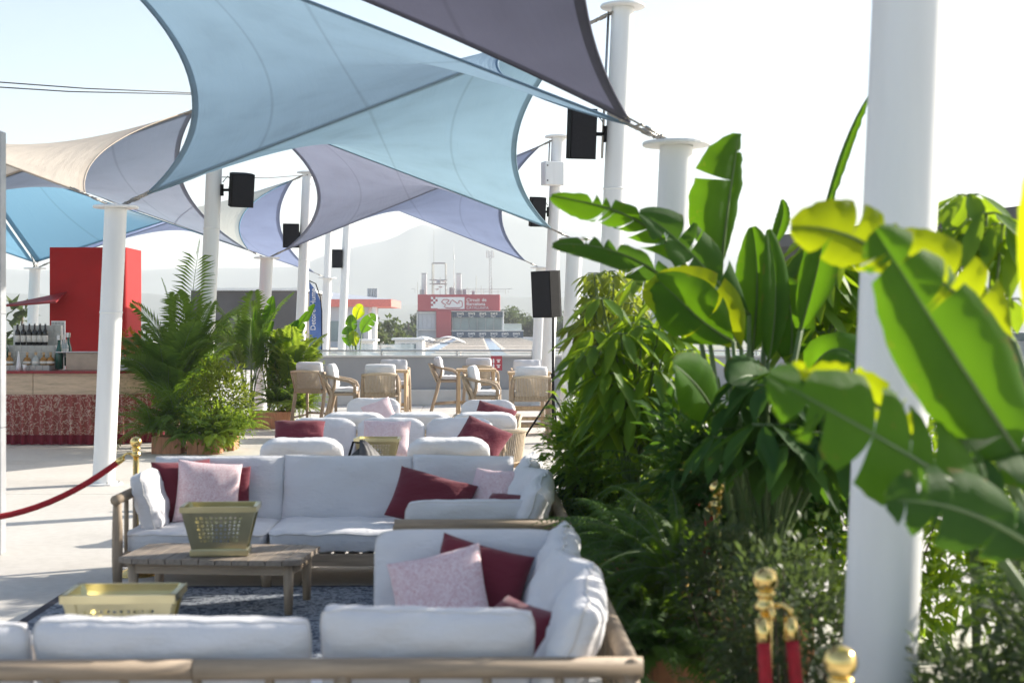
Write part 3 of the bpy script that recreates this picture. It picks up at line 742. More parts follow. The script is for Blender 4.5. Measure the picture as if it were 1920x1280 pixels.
# dark bag beside the chair
o = thing('bag', 'black bag slumped beside the rope lounge chair near the gold lantern', 'bag', at(674, 13.1), 0)
mb = MB()
def bagf(u, v):
    a = u*2*math.pi; ph = (v-.5)*math.pi; r_ = math.cos(ph); n_ = 1+.25*noise.noise(Vector((math.cos(a)*2, math.sin(a)*2, v*4)))
    return Vector((math.cos(a)*r_*.2*n_, math.sin(a)*r_*.13*n_, max(0,.32+math.sin(ph)*.38*n_ + .05*math.cos(a)*(1 if v > .5 else 0))))
mb.grid(bagf, 24, 14); mb.build('body', M['cable'], o, True)
MB().tube([(-.10,0,.60),(-.06,.02,.74),(.04,.02,.73),(.10,0,.58)], .012, 6).build('handle', M['black'], o, True)

# ------------------------------------------------------------------ bar stools and high tables
def stool():
    """faces +x"""
    o = thing('bar_stool', 'x', 'bar stool', (0,0,0), 0, 'teak and rope bar stools')
    W = .58
    for y in (-1,1):
        yy = y*W/2
        MB().tube([(-.30,yy,0),(-.16,yy,.5),(-.11,yy,.72),(-.20,yy*.98,.90),(-.27,yy*.95,1.02)], [.028,.032,.034,.026,.022], 10).build('rear_leg', M['wood_v'], o, True)
        MB().tube([(-.11,yy,.70),(-.06,yy,.86),(-.06,yy,.95)], [.03,.024,.02], 8).build('arm_strut', M['wood_v'], o, True)
        MB().tube([(-.28,yy*.95,1.03),(-.05,yy,.965),(.16,yy,.925),(.235,yy,.885),(.265,yy,.82),(.265,yy,.72)], [.022,.024,.026,.028,.028,.026], 10).build('armrest', M['wood_v'], o, True)
        MB().tube([(.265,yy,.73),(.26,yy,.4),(.25,yy,0)], [.028,.026,.02], 10).build('front_leg', M['wood_v'], o, True)
        MB().tube([(-.22,yy,.24),(.25,yy,.27)], .016, 8).build('stretcher', M['wood'], o, True)
    MB().tube([(.25,-W/2,.30),(.25,W/2,.30)], .018, 8).build('footrest', M['wood'], o, True)
    bw = W*.95
    MB().tube([(-.28,-bw/2,1.03),(-.315,-bw/4,1.045),(-.325,0,1.05),(-.315,bw/4,1.045),(-.28,bw/2,1.03)], .022, 10).build('top_rail', M['rope'], o, True)
    MB().tube([(-.14,-W/2,.68),(-.16,0,.68),(-.14,W/2,.68)], .02, 8).build('lower_rail', M['wood'], o, True)
    mb = MB(); n = 22
    for k in range(n):
        f = (k+.5)/n*2-1; c = .045*(1-f*f)
        mb.tube([(-.28-c,f*bw/2*.93,1.04),(-.235-c*.8,f*bw/2*.92,.88),(-.155-c*.4,f*W/2*.86,.68)], .0078, 4, False)
    mb.build('rope_back', M['rope'], o, True)
    MB().box(-.14,.265,-W/2,W/2,.685,.735,.012).build('seat_frame', M['wood'], o)
    cushion('seat_cushion', o, .42, .54, .075, (.07,0,.775), 0, 0, 3, pipe=False)
    cushion('back_cushion', o, .40, .5, .16, (-.115,0,1.0), 0, 0, 5, .3, .5, pipe=False, ry=R(80))
    return o
st = stool()
spots = [(638,23.4,0,'bar stool seen from the side, left, facing right beside the planter'),
 (588,24.6,R(65),'bar stool at far left half hidden by the fern planter'),
 (714,23.2,R(90),'bar stool seen from behind with a woven rope back, left of centre'),
 (737,26.3,R(268),'bar stool on the far side of the left high table'),
 (834,29.0,0,'bar stool seen from the side in the centre against the grey parapet'),
 (903,22.3,R(-4),'bar stool seen from the side, right of centre, nearest the rope sofa'),
 (901,27.9,R(75),'bar stool partly hidden behind the nearer side-on stool'),
 (995,21.9,R(92),'bar stool seen from behind beside the tripod stand'),
 (988,26.0,R(270),'bar stool on the far side of the right high table')]
for i, (px, Y, rz, lb) in enumerate(spots):
    p = at(px, Y)
    if i == 0: st.location = p; st.rotation_euler = (0,0,rz+RZ); st['label'] = lb
    else: dup(st, lb, p, rz+RZ)
def high_table(label, px, Y, rz=0):
    o = thing('high_table', label, 'table', at(px, Y), RZ+rz, 'teak high tables')
    MB().box(-.36,.36,-.36,.36,1.01,1.05,.006).build('table_top', M['wood_l'], o)
    for x in (-1,1):
        for k in range(5): MB().box(x*.31-.022,x*.31+.022,-.30+k*.125,-.30+k*.125+.11,0,1.008).build('leg_slat', M['wood_l'], o)
    for z in (.12,.24,.42): MB().box(-.285,.285,-.1,.1,z,z+.05,.004).build('stretcher', M['wood_l'], o)
    return o
high_table('teak high table behind the left stool seen from behind', 728, 24.9)
high_table('teak high table in the middle between side-on stools', 893, 25.6)
high_table('teak high table behind the stool beside the tripod stand', 992, 23.9)

# ------------------------------------------------------------------ stanchions and ropes
def stanchion(label, p, hooks):
    o = thing('stanchion', label, 'stanchion', p, 0, 'brass stanchions')
    MB().lathe([(.16,0),(.16,.012),(.13,.025),(.05,.05),(.03,.07)], (0,0,0), 28).build('base', M['gold'], o, True)
    MB().tube([(0,0,.06),(0,0,.86)], .022, 16).build('post', M['gold'], o, True)
    MB().lathe([(.028,.86),(.036,.868),(.036,.88),(.026,.89),(.024,.905),(.034,.915),(.03,.925)], (0,0,0), 18).build('collar', M['gold'], o, True)
    prof = [(.018,.92)] + [(max(.004,.042*math.sin(a)), .962-.042*math.cos(a)) for a in [R(20+160*k/10) for k in range(11)]]
    MB().lathe(prof, (0,0,0), 22).build('finial', M['gold'], o, True)
    for a in hooks:
        d = Vector((math.cos(a), math.sin(a), 0))
        mb = MB().tube([d*.02+Vector((0,0,.875)), d*.06+Vector((0,0,.885)), d*.085+Vector((0,0,.87)), d*.09+Vector((0,0,.845))], .009, 8)
        mb.build('hook', M['gold'], o, True)
    return o
def velvet(label, a, b_, sag, r=.022):
    a, b_ = Vector(a), Vector(b_); o = thing('velvet_rope', label, 'rope', a, 0, 'red velvet ropes')
    pts = [a.lerp(b_, k/24) - Vector((0,0,4*sag*(k/24)*(1-k/24))) - a for k in range(25)]
    MB().tube([pts[0].lerp(pts[1],.5)]+pts[1:-1]+[pts[-1].lerp(pts[-2],.5)], r, 10).build('rope', M['velvet'], o, True)
    for s in ([pts[0], pts[0].lerp(pts[1],.3), pts[0].lerp(pts[1],.55)], [pts[-1].lerp(pts[-2],.55), pts[-1].lerp(pts[-2],.3), pts[-1]]): MB().tube(s, [.024,.024,.024], 10).build('end_cap', M['gold'], o, True)
    return o
q0 = at(255, 10.35); q1 = Vector((-4.9, 9.5, 0)); stanchion('brass stanchion at the left end of the far corner sofa', q0, [R(185)])
velvet('red velvet rope hanging at the left edge of the picture', q0+Vector((-.09,0,.85)), Vector((-4.75,9.6,.85)), .40)
r1, r2, r3 = at(1285, 8.4), at(1436, 4.72), at(1576, 3.56); r4 = Vector((1.0, 2.0, 0)); r5 = at(1345, 7.4)
stanchion('brass stanchion farthest among the right-hand plants', r1, [R(-60)])
stanchion('brass stanchion with two red ropes in the right foreground', r2, [R(-85), R(-30)])
stanchion('nearest brass stanchion whose ball top shows at the bottom right', r3, [R(80)])
stanchion('brass stanchion mostly hidden in the dark shrubs', r5, [R(110)])
velvet('short red velvet rope between the two hidden stanchions among plants', r1+Vector((.05,-.08,.85)), r5+Vector((-.03,.08,.85)), .42)
velvet('left red velvet rope of the two hanging from the near stanchion', r2+Vector((-.025,-.08,.85)), r3+Vector((.0,.09,.85)), .85)
velvet('right red velvet rope of the two hanging from the near stanchion', r2+Vector((.07,-.05,.85)), Vector((1.05, 3.7, .85)), .85)

# grey post at the left edge
o = thing('metal_post', 'grey metal post at the extreme left edge of the picture', 'post', at(-17, 11.3), 0)
MB().box(-.10,.10,-.06,.06,0,1.0,.004).build('lower_section', M['alum'], o); MB().box(-.10,.10,-.06,.06,1.004,1.9,.004).build('middle_section', M['alum'], o)
MB().box(-.10,.10,-.06,.06,1.904,3.35,.004).build('upper_section', M['alum'], o)
for z in (3.2,3.05,2.9): MB().tube([(.06,-.066,z),(.06,-.055,z)], .012, 8).build('bolt', M['black'], o)

# ------------------------------------------------------------------ the bar
BX0, BX1, BY = -9.6, -5.55, 21.75
o = thing('bar_counter', 'long wooden bar counter with red top and floral skirt at left', 'bar counter', (0,0,0), 0)
def bar_path(off=0.0, rad=.9, n=14):
    pts = [(BX0, BY-off)]
    for k in range(n+1):
        a = -math.pi/2 + k/n*math.pi/2; pts.append((BX1-rad+math.cos(a)*(rad+off), BY+rad+math.sin(a)*(rad+off)))
    pts.append((BX1+off, BY+2.2)); return pts
def wall_strip(off0, off1, z0, z1):
    a = bar_path(off0); b_ = bar_path(off1); return MB().prism(a + b_[::-1], z0, z1)
wall_strip(0, -.06, .02, .745).build('front_base', M['bar_wood'], o)
fr = bar_path(.03); fb = bar_path(-.05)
def pan(name, i0, i1, a, b_, z0, z1, mat): return MB().prism(a[i0:i1+1] + b_[i0:i1+1][::-1], z0, z1).build(name, mat, o)
fr2 = [(BX0,BY-.03),(-7.32,BY-.03)]; fb2 = [(BX0,BY+.05),(-7.32,BY+.05)]
MB().prism(fr2+fb2[::-1], .75, 1.09).build('front_panel', M['bar_wood'], o)
fr3 = [(-7.31,BY-.03)]+fr[1:]; fb3 = [(-7.31,BY+.05)]+fb[1:]
MB().prism(fr3+fb3[::-1], .75, 1.09).build('front_panel', M['bar_wood'], o)
wall_strip(.09, -.62, 1.092, 1.132).build('bar_top', M['red_top'], o)
def skirt_fn(z0, z1, seed, amp, base):
    path = resample([Vector(p) for p in bar_path(.05)], .012)
    nv = 6; vs = []; fs = []; n = len(path)
    for j in range(nv+1):
        v = j/nv; z = z0+(z1-z0)*v
        for i, p in enumerate(path):
            s = i*.012; tx = (path[min(i+1,n-1)] - path[max(i-1,0)]).normalized(); nr = Vector((tx.y, -tx.x))
            ph = 2*math.pi*(s/.15 + .5*noise.noise(Vector((s*2.1, seed, 0)))); a = amp*(1.15-.45*v)*(.6+.8*abs(noise.noise(Vector((s*1.3,3,seed)))))
            q = p + nr*(a*math.sin(ph) + base); vs.append((q.x, q.y, z))
    for j in range(nv):
        for i in range(n-1): fs.append((j*n+i, j*n+i+1, (j+1)*n+i+1, (j+1)*n+i))
    return MB().add(vs, fs)
skirt_fn(.16, .77, 1, .045, .02).build('floral_skirt', M['skirt'], o, True)
skirt_fn(.012, .16, 1, .045, .02).build('fringe', M['fringe'], o, True)
# tiled bottle display on the counter
dspx = at(10, 22.3).x; d0 = at(104, 22.3).x
o = thing('tiled_display', 'stepped grey tiled bottle display on the bar', 'display shelf', (0,0,0), 0)
CT = 1.132
tiers = [(-9.3, d0, 22.0, 22.25, CT, 1.21), (-9.3, d0, 22.25, 22.62, CT, 1.515), (at(28,22.7).x, d0-.02, 22.62, 22.74, CT, 1.83)]
mbk = MB()
for (x0,x1,y0,y1,z0,z1) in tiers: mbk.box(x0,x1,y0+.008,y1,z0,z1-.004)
mbk.build('core', M['grout'], o)
ts = .102; tile_me = MB().box(0,ts-.006,0,.008,0,ts-.006).mesh('tile', M['tile'])
def tiles(x0, x1, y, z0, z1):
    nx = int((x1-x0)/ts); nz = max(1, int(round((z1-z0)/ts)))
    for i in range(nx):
        for j in range(nz):
            if x1-(i+1)*ts < -7.95: continue
            link('tile', tile_me, o, (x1-(i+1)*ts+.003, y, z1-(j+1)*((z1-z0)/nz)+.003), None).scale = (1,1,(z1-z0)/nz/ts)
tiles(-9.3, d0, 22.25, 1.21, 1.515); tiles(-9.3, d0, 22.0, CT, 1.21); tiles(at(28,22.7).x, d0-.02, 22.62, 1.515, 1.83)
def bottle(kind, label, p, prof, mat, capz, capr, lab=None, group='bottles on the bar', capm='cap'):
    b_ = thing('bottle', label, 'bottle', p, 0, group)
    MB().lathe(prof, (0,0,0), 14).build('body', M[mat], b_, True)
    MB().lathe([(capr,capz[0]),(capr,capz[1])], (0,0,0), 12).build('cap', M[capm], b_)
    if lab: MB().lathe([(lab[0],lab[1]),(lab[0],lab[2])], (0,0,0), 14).build('label', M['label'], b_, True)
    return b_
wine = [(.03,0),(.041,.006),(.042,.2),(.036,.225),(.017,.255),(.0145,.33)]
ords = ['leftmost','second from left','third from left','third from right','second from right','rightmost']
for i, px in enumerate((35,46,57,67,77,87)):
    bottle('w', f'{ords[i]} dark wine bottle with cream label on the upper display step', at(px-2, 22.42, None, 1.515), wine, 'wine', (.325,.345), .0155, (.0428,.05,.155), 'dark wine bottles')
rnd = [(.05,0),(.06,.01),(.062,.07),(.045,.11),(.018,.125),(.016,.16)]
nm = ['leftmost','second','middle','fourth','rightmost']; mt = ['amber','amber','clearg','amber','amber']
for i, px in enumerate((18,51,67,82,95)):
    bottle('r', f'{nm[i]} squat round spirit bottle on the lower display step', at(px, 22.12, None, 1.21), rnd, mt[i], (.155,.2), .022, (.0625,.02,.06), 'squat spirit bottles', 'wood_l')
big = [(.04,0),(.062,.01),(.064,.22),(.05,.30),(.026,.38),(.022,.46)]
bottle('g', 'left tall green bottle with silver stopper on the bar', at(111, 22.15, None, CT+.01), big, 'grnglass', (.455,.53), .036)
bottle('g', 'right tall green bottle with silver stopper on the bar', at(128, 22.5, None, CT+.05), big, 'grnglass', (.455,.53), .036)
bottle('d', 'dark bottle at the left edge of the bar display', at(9, 22.15, None, CT+.01), [(.05,0),(.06,.01),(.06,.3),(.02,.42),(.02,.5)], 'grnglass', (.49,.54), .03, None)
sm = [(.02,0),(.028,.006),(.028,.15),(.012,.19),(.011,.23)]
for i, px in enumerate((117,121,125)):
    bottle('s', ['left','middle','right'][i]+' small pale bottle between the two tall green bottles', at(px, 22.35, None, CT+.22), sm, 'clearg', (.225,.25), .013, (.0286,.03,.11), 'small pale bottles')
o = thing('bottle_stand', 'small clear stand under the small pale bottles on the bar', 'stand', at(121, 22.35, None, CT), 0); MB().box(-.09,.09,-.05,.05,.2,.219).build('shelf', M['bin'], o); MB().box(-.085,-.07,-.04,.04,0,.2).build('leg', M['bin'], o); MB().box(.07,.085,-.04,.04,0,.2).build('leg', M['bin'], o)
o = thing('serving_box', 'beige board box with thin lid on the bar right of the green bottles', 'box', at(160, 22.2, None, CT), R(4))
MB().box(-.26,.28,-.15,.2,.001,.27,.004).build('body', M['beige'], o); MB().box(-.42,.30,-.17,.22,.272,.287,.003).build('lid', M['bin'], o)
o = thing('napkin', 'folded white napkin cone standing on the bar', 'napkin', at(35, 21.95, None, CT), 0); MB().lathe([(.04,0),(.036,.05),(.02,.2),(.004,.3)], (0,0,0), 9).build('cloth', M['paper'], o, True)
o = thing('cup', 'small white cup beside the napkin cone on the bar', 'cup', at(46, 21.9, None, CT), 0); MB().lathe([(.022,0),(.03,.09),(.028,.09),(.02,.006)], (0,0,0), 12).build('body', M['paper'], o, True)
for i, (px, lb) in enumerate(((235,'left frosted bin of straws on the bar beside the palm'),(262,'right frosted bin on the bar beside the palm'))):
    o = thing('storage_bin', lb, 'bin', at(px, 22.1, None, CT), 0, 'frosted bins on the bar')
    mb = MB(); mb.box(-.1,.1,-.09,-.082,.002,.2); mb.box(-.1,.1,.082,.09,.002,.2); mb.box(-.1,-.092,-.08,.08,.002,.2); mb.box(.092,.1,-.08,.08,.002,.2); mb.box(-.09,.09,-.08,.08,.002,.012); mb.build('shell', M['bin'], o)
    MB().box(-.07,.07,-.093,-.091,.1,.17).build('opening', M['black'], o)
    for k in range(5): MB().tube([(-.07+k*.035,0,.02),(-.08+k*.04,.0,.30+.02*(k%2))], .012, 6).build('straw_bundle', [M['coral'],M['beige']][k%2], o)
# red kiosk block
o = thing('red_kiosk', 'tall red rendered block behind the bar', 'kiosk', at(164, 25.6), RZ)
x0, x1 = at(92,25).x - at(164,25.6).x, at(235,25).x - at(164,25.6).x
mb = MB(); rr = .06
poly = [(x0,-.6),(x1-rr,-.6)] + [(x1-rr+rr*math.sin(a), -.6+rr-rr*math.cos(a)) for a in (R(30),R(60),R(90))] + [(x1,.5),(x0,.5)]
mb.prism(poly, 0, 3.20).build('block', M['red'], o)
mb = MB().add([(x0-.62,-1.3,2.17),(x0+.3,-1.25,2.24),(x0+.3,-.62,2.42),(x0-.62,-.6,2.22),(x0-.62,-1.3,2.14),(x0+.3,-1.25,2.21),(x0+.3,-.62,2.39),(x0-.62,-.6,2.19)], [(0,1,2,3),(7,6,5,4),(0,4,5,1),(1,5,6,2),(2,6,7,3),(3,7,4,0)])
mb.build('awning', M['red_dk'], o)
o = thing('tile_panel', 'small pale tiled panel standing behind the wine bottles', 'panel', at(110, 23.2, None, 0), 0)
MB().box(-.12,.10,0,.04,0,1.9).build('board', M['paper'], o)
for i in range(4):
    for j in range(4): MB().box(-.115+i*.052,-.069+i*.052,-.006,-.001,1.68+j*.052,1.726+j*.052).build('tile', M['tile'], o)

# ------------------------------------------------------------------ plants
def leaf_blade(mid, width, nrm, fold=18, tears=0, seed=0, one=None, n=18, tipw=.0):
    """big leaf: mid = midrib points, lamina either side, with tears from the margin"""
    rng = random.Random(seed); mid = [Vector(p) for p in mid]
    def bez(t):
        k = len(mid)-1; pts = mid[:]
        while len(pts) > 1: pts = [a.lerp(b_, t) for a, b_ in zip(pts, pts[1:])]
        return pts[0]
    mb = MB(); mb.uv = []; nrm = Vector(nrm).normalized(); w3 = lambda t: width*(max(0, math.sin(math.pi*min(1,(t*.93+.055))))**.55)*(1-.25*t)
    for side in (-1, 1):
        if one and side != one: ww = .35
        else: ww = 1.0
        cuts = sorted(rng.uniform(.12,.9) for _ in range(tears)); bounds = [0]+cuts+[1]
        for a, b_ in zip(bounds, bounds[1:]):
            m_ = max(2, int(round((b_-a)*n))); nc = 5; vs = []; fs = []
            droop = rng.uniform(-.10,.22) if tears else 0; skew = rng.uniform(0.0,.05)
            for i in range(m_+1):
                s = i/m_; t = a+(b_-a)*s; p = bez(t); tg = (bez(min(1,t+.01))-bez(max(0,t-.01))).normalized()
                nn = (nrm - tg*nrm.dot(tg)).normalized(); lat = tg.cross(nn)*side
                W = w3(t)*ww
                for j in range(nc+1):
                    q = j/nc; gap = (.035 if tears else 0)*q*q
                    tt = a+gap*(1 if a > 0 else 0) + (b_-a-gap*((1 if a > 0 else 0)+(1 if b_ < 1 else 0)))*s
                    pp = bez(max(0,min(1,tt + .10*q*(1-t)))) 
                    ang = R(fold) - droop*q - .35*q*q
                    rip = .03*width*q*noise.noise(Vector((t*9, side*2.0, seed*1.7)))*2 + .004*math.sin(t*60+seed)*q
                    mb.uv.append((tt, q)); vs.append(pp + lat*(W*q*math.cos(ang)) + nn*(W*q*math.sin(ang)+rip))
            for i in range(m_):
                for j in range(nc):
                    k = i*(nc+1)+j; f = (k,k+1,k+nc+2,k+nc+1); fs.append(f if side > 0 else f[::-1])
            mb.add(vs, fs)
    L = sum((b_-a).length for a, b_ in zip(mid, mid[1:]))
    rb = MB().tube([bez(k/10) - nrm*.003 for k in range(11)], [.012*(1-.75*k/10)*(.6+width*2) for k in range(11)], 6)
    return mb, rb
def big_leaf(plant, mid, width, nrm, mat='banana', **k):
    o = plant.location; mid = [Vector(p)-o for p in mid]
    mb, rb = leaf_blade(mid, width, nrm, **k)
    l_ = mb.build('leaf', M[mat], plant, True); uvl = l_.data.uv_layers.new(name='UVMap')
    for lp in l_.data.loops: uvl.data[lp.index].uv = mb.uv[lp.vertex_index]
    rb.build('midrib', M['stem'], l_, True); return l_
def petiole(plant, pts, r=.014):
    o = plant.location; MB().tube([Vector(p)-o for p in pts], [r*1.5]+[r]*(len(pts)-2)+[r*.7], 8).build('stalk', M['stem'], plant, True)
CAMN = (0, -1, .1)
def planter(label, p, w_, d_, h_, rz=0):
    o = thing('planter_box', label, 'planter', p, rz, 'cedar planter boxes')
    n = max(3, int(w_/.12)); pw = w_/n
    for k in range(n):
        MB().box(-w_/2+k*pw+.002,-w_/2+(k+1)*pw-.002,-d_/2,-d_/2+.02,0,h_).build('board', M['terra'], o)
        MB().box(-w_/2+k*pw+.002,-w_/2+(k+1)*pw-.002,d_/2-.02,d_/2,0,h_).build('board', M['terra'], o)
    for x in (-w_/2, w_/2-.02): MB().box(x,x+.02,-d_/2+.021,d_/2-.021,0,h_).build('side_board', M['terra'], o)
    MB().box(-w_/2+.02,w_/2-.02,-d_/2+.02,d_/2-.02,.02,h_-.03).build('soil', M['soil'], o)
    return o
def small_leaf(mb, p, d, nrm, L, W, bend=.2):
    d = d.normalized(); s = d.cross(nrm); s = s.normalized() if s.length > 1e-5 else d.orthogonal().normalized(); n = s.cross(d)
    a, b_, c = p, p + d*L*.5 + n*L*bend*.3, p + d*L - n*L*bend*.5
    mb.add([a, b_ + s*W*.5 + n*W*.12, b_, b_ - s*W*.5 + n*W*.12, c], [(0,1,2),(0,2,3),(1,4,2),(2,4,3)])
def rv(rng): 
    while 1:
        v = Vector((rng.uniform(-1,1), rng.uniform(-1,1), rng.uniform(-1,1)))
        if .05 < v.length < 1: return v
def fern(label, p, n, L, h0, mat, seed, up=.9, leaflet=.085, name='fern', group='potted ferns', pairs=26, arc=1.1):
    rng = random.Random(seed); o = thing(name, label, 'fern', p, 0, group); mb = MB(); st_ = MB()
    for i in range(n):
        a = 2*math.pi*i/n*1.0 + rng.uniform(-.5,.5); el = rng.uniform(.15, up)*math.pi/2; l_ = L*rng.uniform(.65,1.1)
        d = Vector((math.cos(a),math.sin(a),0)); pos = Vector((rng.uniform(-.06,.06),rng.uniform(-.06,.06),h0)); pts = []
        K = 12; ang = el
        for k in range(K+1):
            pts.append(pos.copy()); pos = pos + (d*math.cos(ang)+Vector((0,0,math.sin(ang))))*(l_/K); ang -= arc/K*(1+.8*k/K)
        st_.tube(pts, [.004*(1-.7*k/K) for k in range(K+1)], 4, False)
        for j in range(2, pairs):
            f = j/pairs; x = f*K; i0 = min(K-1,int(x)); q = pts[i0].lerp(pts[i0+1], x-i0); tg = (pts[i0+1]-pts[i0]).normalized()
            side = tg.cross(Vector((0,0,1))); side = side.normalized() if side.length > 1e-4 else Vector((1,0,0))
            nn = side.cross(tg); ll = leaflet*math.sin(math.pi*min(1,f*.86+.14))**.7*(1.1-.35*f)
            for sg in (-1,1): small_leaf(mb, q, side*sg + tg*.35 - Vector((0,0,.18+.2*rng.random())), nn, ll*rng.uniform(.85,1.1), ll*.26+.004, .25)
    mb.build('fronds', M[mat], o, True); st_.build('stems', M['stem'], o, True); return o
def palm(label, p, fronds, seed, mat='palm', h=1.2, group='palms'):
    """fronds: (tip x, tip y, tip z, leaflet length)"""
    rng = random.Random(seed); o = thing('palm', label, 'palm', p, 0, group); st_ = MB()
    for (tx, ty, tz, L) in fronds:
        mb = MB(); tip = Vector((tx,ty,tz)); rr = math.hypot(tx, ty); b0 = Vector((rng.uniform(-.08,.08),rng.uniform(-.08,.08),.05))
        hh = Vector((tx*.28, ty*.28, tz*.62 + .55*rr)); K = 24; pts = []
        for k in range(K+1):
            t = k/K; pts.append(b0*(1-t)**2 + hh*2*t*(1-t) + tip*t*t)
        st_.tube(pts, [.012*(1-.8*k/K) for k in range(K+1)], 5, False)
        tw = rng.uniform(-.5,.5)
        for j in range(16, K*2+1):
            t = j/(K*2); x = t*K; i0 = min(K-1,int(x)); q = pts[i0].lerp(pts[i0+1], x-i0); tg = (pts[i0+1]-pts[i0]).normalized()
            side = tg.cross(Vector((0,0,1))); side = side.normalized() if side.length > .15 else Vector((1,.2,0)).normalized()
            side.rotate(Matrix.Rotation(tw, 3, tg)); nn = side.cross(tg).normalized()
            ll = L*math.sin(math.pi*min(1,.22+.74*(t-.33)/.67))**.6*rng.uniform(.9,1.08)
            for sg in (-1,1):
                d = (side*sg*.8 + tg*.75 + nn*.12 - Vector((0,0,.1))).normalized(); s2_ = d.cross(nn).normalized(); w_ = .017
                drp = rng.uniform(.12,.34)
                a_, c_ = q, q + d*ll - Vector((0,0,drp*ll)); m_ = q + d*ll*.5 - Vector((0,0,.02*ll))
                mb.add([a_, m_+s2_*w_, m_-s2_*w_, c_], [(0,1,2),(1,3,2)])
        mb.build('frond', M[mat], o, True)
    st_.build('stems', M['stem'], o, True); return o
def fronds(n, r0, r1, z0, z1, L, seed):
    rng = random.Random(seed); out = []
    for i in range(n):
        a = 2*math.pi*i/n + rng.uniform(-.3,.3); r_ = rng.uniform(r0, r1); out.append((math.cos(a)*r_, math.sin(a)*r_*.7, rng.uniform(z0, z1), L*rng.uniform(.8,1.15)))
    return out
def shrub(label, p, n, rad, mat, seed, L=.06, W=.03, name='shrub', stems=14, group='leafy shrubs', hang=.0, cz=.5, cat='shrub'):
    rng = random.Random(seed); o = thing(name, label, cat, p, 0, group); mb = MB(); st_ = MB(); rad = Vector(rad); c = Vector((0,0,rad.z*1.0+cz))
    tips = []
    for i in range(stems):
        v = rv(rng); v = v.normalized()*rng.uniform(.5,1.0); e = c + Vector((v.x*rad.x,v.y*rad.y,v.z*rad.z)); m_ = Vector((v.x*.2,v.y*.2,c.z*.5))
        b0 = Vector((rng.uniform(-.05,.05),rng.uniform(-.05,.05),0)); pts = [b0*(1-t)**2+m_*2*t*(1-t)+e*t*t for t in [k/6 for k in range(7)]]
        st_.tube(pts, [.012*(1-.8*k/6) for k in range(7)], 5, False); tips.append(pts)
    cl = [(c + Vector((v.x*rad.x,v.y*rad.y,v.z*rad.z))) for v in [rv(rng).normalized()*rng.uniform(.45,1) for _ in range(max(6,n//28))]]
    for i in range(n):
        q = rng.choice(cl) if rng.random() < .85 else rng.choice(rng.choice(tips)); off = rv(rng)*min(rad)*.38
        d = (off.normalized() + (q-c).normalized()*.6 + Vector((0,0,.1-hang))).normalized()
        small_leaf(mb, q+off, d, Vector((rng.uniform(-.6,.6),rng.uniform(-.6,.6),1)), L*rng.uniform(.7,1.25), W*rng.uniform(.8,1.2), .25)
    mb.build('foliage', M[mat], o, True); st_.build('branches', M['trunk'], o, True); return o
def whorl_tree(label, p, whorls, mat, seed, L=.22, W=.075, name='umbrella_plant'):
    """drooping whorled leaves on thin branches (whorls are positions relative to p)"""
    rng = random.Random(seed); o = thing(name, label, 'plant', p, 0, 'umbrella plants'); mb = MB(); st_ = MB()
    for q in whorls:
        q = Vector(q); st_.tube([Vector((0,0,0)), Vector((q.x*.3,q.y*.3,q.z*.6)), q], [.016,.011,.006], 5, False)
        k = rng.randint(6,9); ph = rng.uniform(0,6.28)
        for i in range(k):
            a = ph + 2*math.pi*i/k; d = Vector((math.cos(a),math.sin(a),-rng.uniform(.35,1.3))).normalized(); l_ = L*rng.uniform(.75,1.2); s0 = q + Vector((math.cos(a),math.sin(a),0))*.05
            side = Vector((-math.sin(a),math.cos(a),0)); nn = side.cross(d)
            if nn.z < 0: nn = -nn
            rows = []; 
            for t, ww in ((0,.08),(.25,.75),(.5,1),(.75,.75),(1,.05)):
                c_ = s0 + d*l_*t - Vector((0,0,.12*l_*t*t)); rows.append((c_+side*W*ww*.5+nn*W*.16*ww, c_, c_-side*W*ww*.5+nn*W*.16*ww))
            vs = [x for r_ in rows for x in r_]; fs = []
            for r_ in range(4):
                for cidx in range(2): fs.append((r_*3+cidx, r_*3+cidx+1, r_*3+cidx+4, r_*3+cidx+3))
            mb.add(vs, fs); st_.tube([q, s0], .004, 4, False)
    mb.build('foliage', M[mat], o, True); st_.build('branches', M['stem'], o, True); return o

# left planting beside the bar
P1 = at(372, 20.9)
planter('cedar planter box at left under the ferns beside the bar', at(318, 20.4), .42, .42, .24); planter('cedar planter box under the pale shrub beside the bar', at(385, 20.3), .44, .40, .22); planter('low cedar planter box at the right end of the bar planting', at(418, 20.9), .4, .4, .2)
palm('tall palm arching over the planting beside the bar', at(345, 21.4, None, .15), [(.22,.1,2.95,.42),(-.72,-.15,2.0,.42),(-.35,.1,2.35,.42)] + fronds(15, .5, 1.0, 1.2, 2.2, .42, 1), 3)
palm('shorter palm with dense dark fronds in the bar planting', at(318, 20.9, None, .15), fronds(20, .4, .9, .9, 1.75, .40, 2), 4)
palm('dark palm behind the others in the bar planting', at(352, 22.0, None, .15), fronds(10, .4, .75, 1.0, 1.8, .4, 6), 6)
shrub('dense leafy shrub between the palms of the bar planting', at(345, 21.5, None, .15), 2600, (.55,.4,.55), 'droop', 76, .11, .03, cz=.35)
palm('dense bright palm of the second planting', at(548, 25.6, None, .3), fronds(18, .3, .75, .8, 1.65, .36, 12), 12, 'fern_l')
shrub('tall bright shrub in the second planting behind its palm', at(540, 26.0, None, .2), 2000, (.5,.4,.5), 'shrub', 77, .085, .038, cz=.5)
shrub('pale yellow green shrub around the tall column beside the bar', at(415, 20.6, None, .1), 3000, (.42,.36,.52), 'shrub', 11, .075, .036, cz=.15)
shrub('bright low ground cover shrub spilling from the bar planting', at(398, 20.2, None, .1), 2600, (.62,.32,.30), 'fern_l', 12, .07, .033, cz=.02)
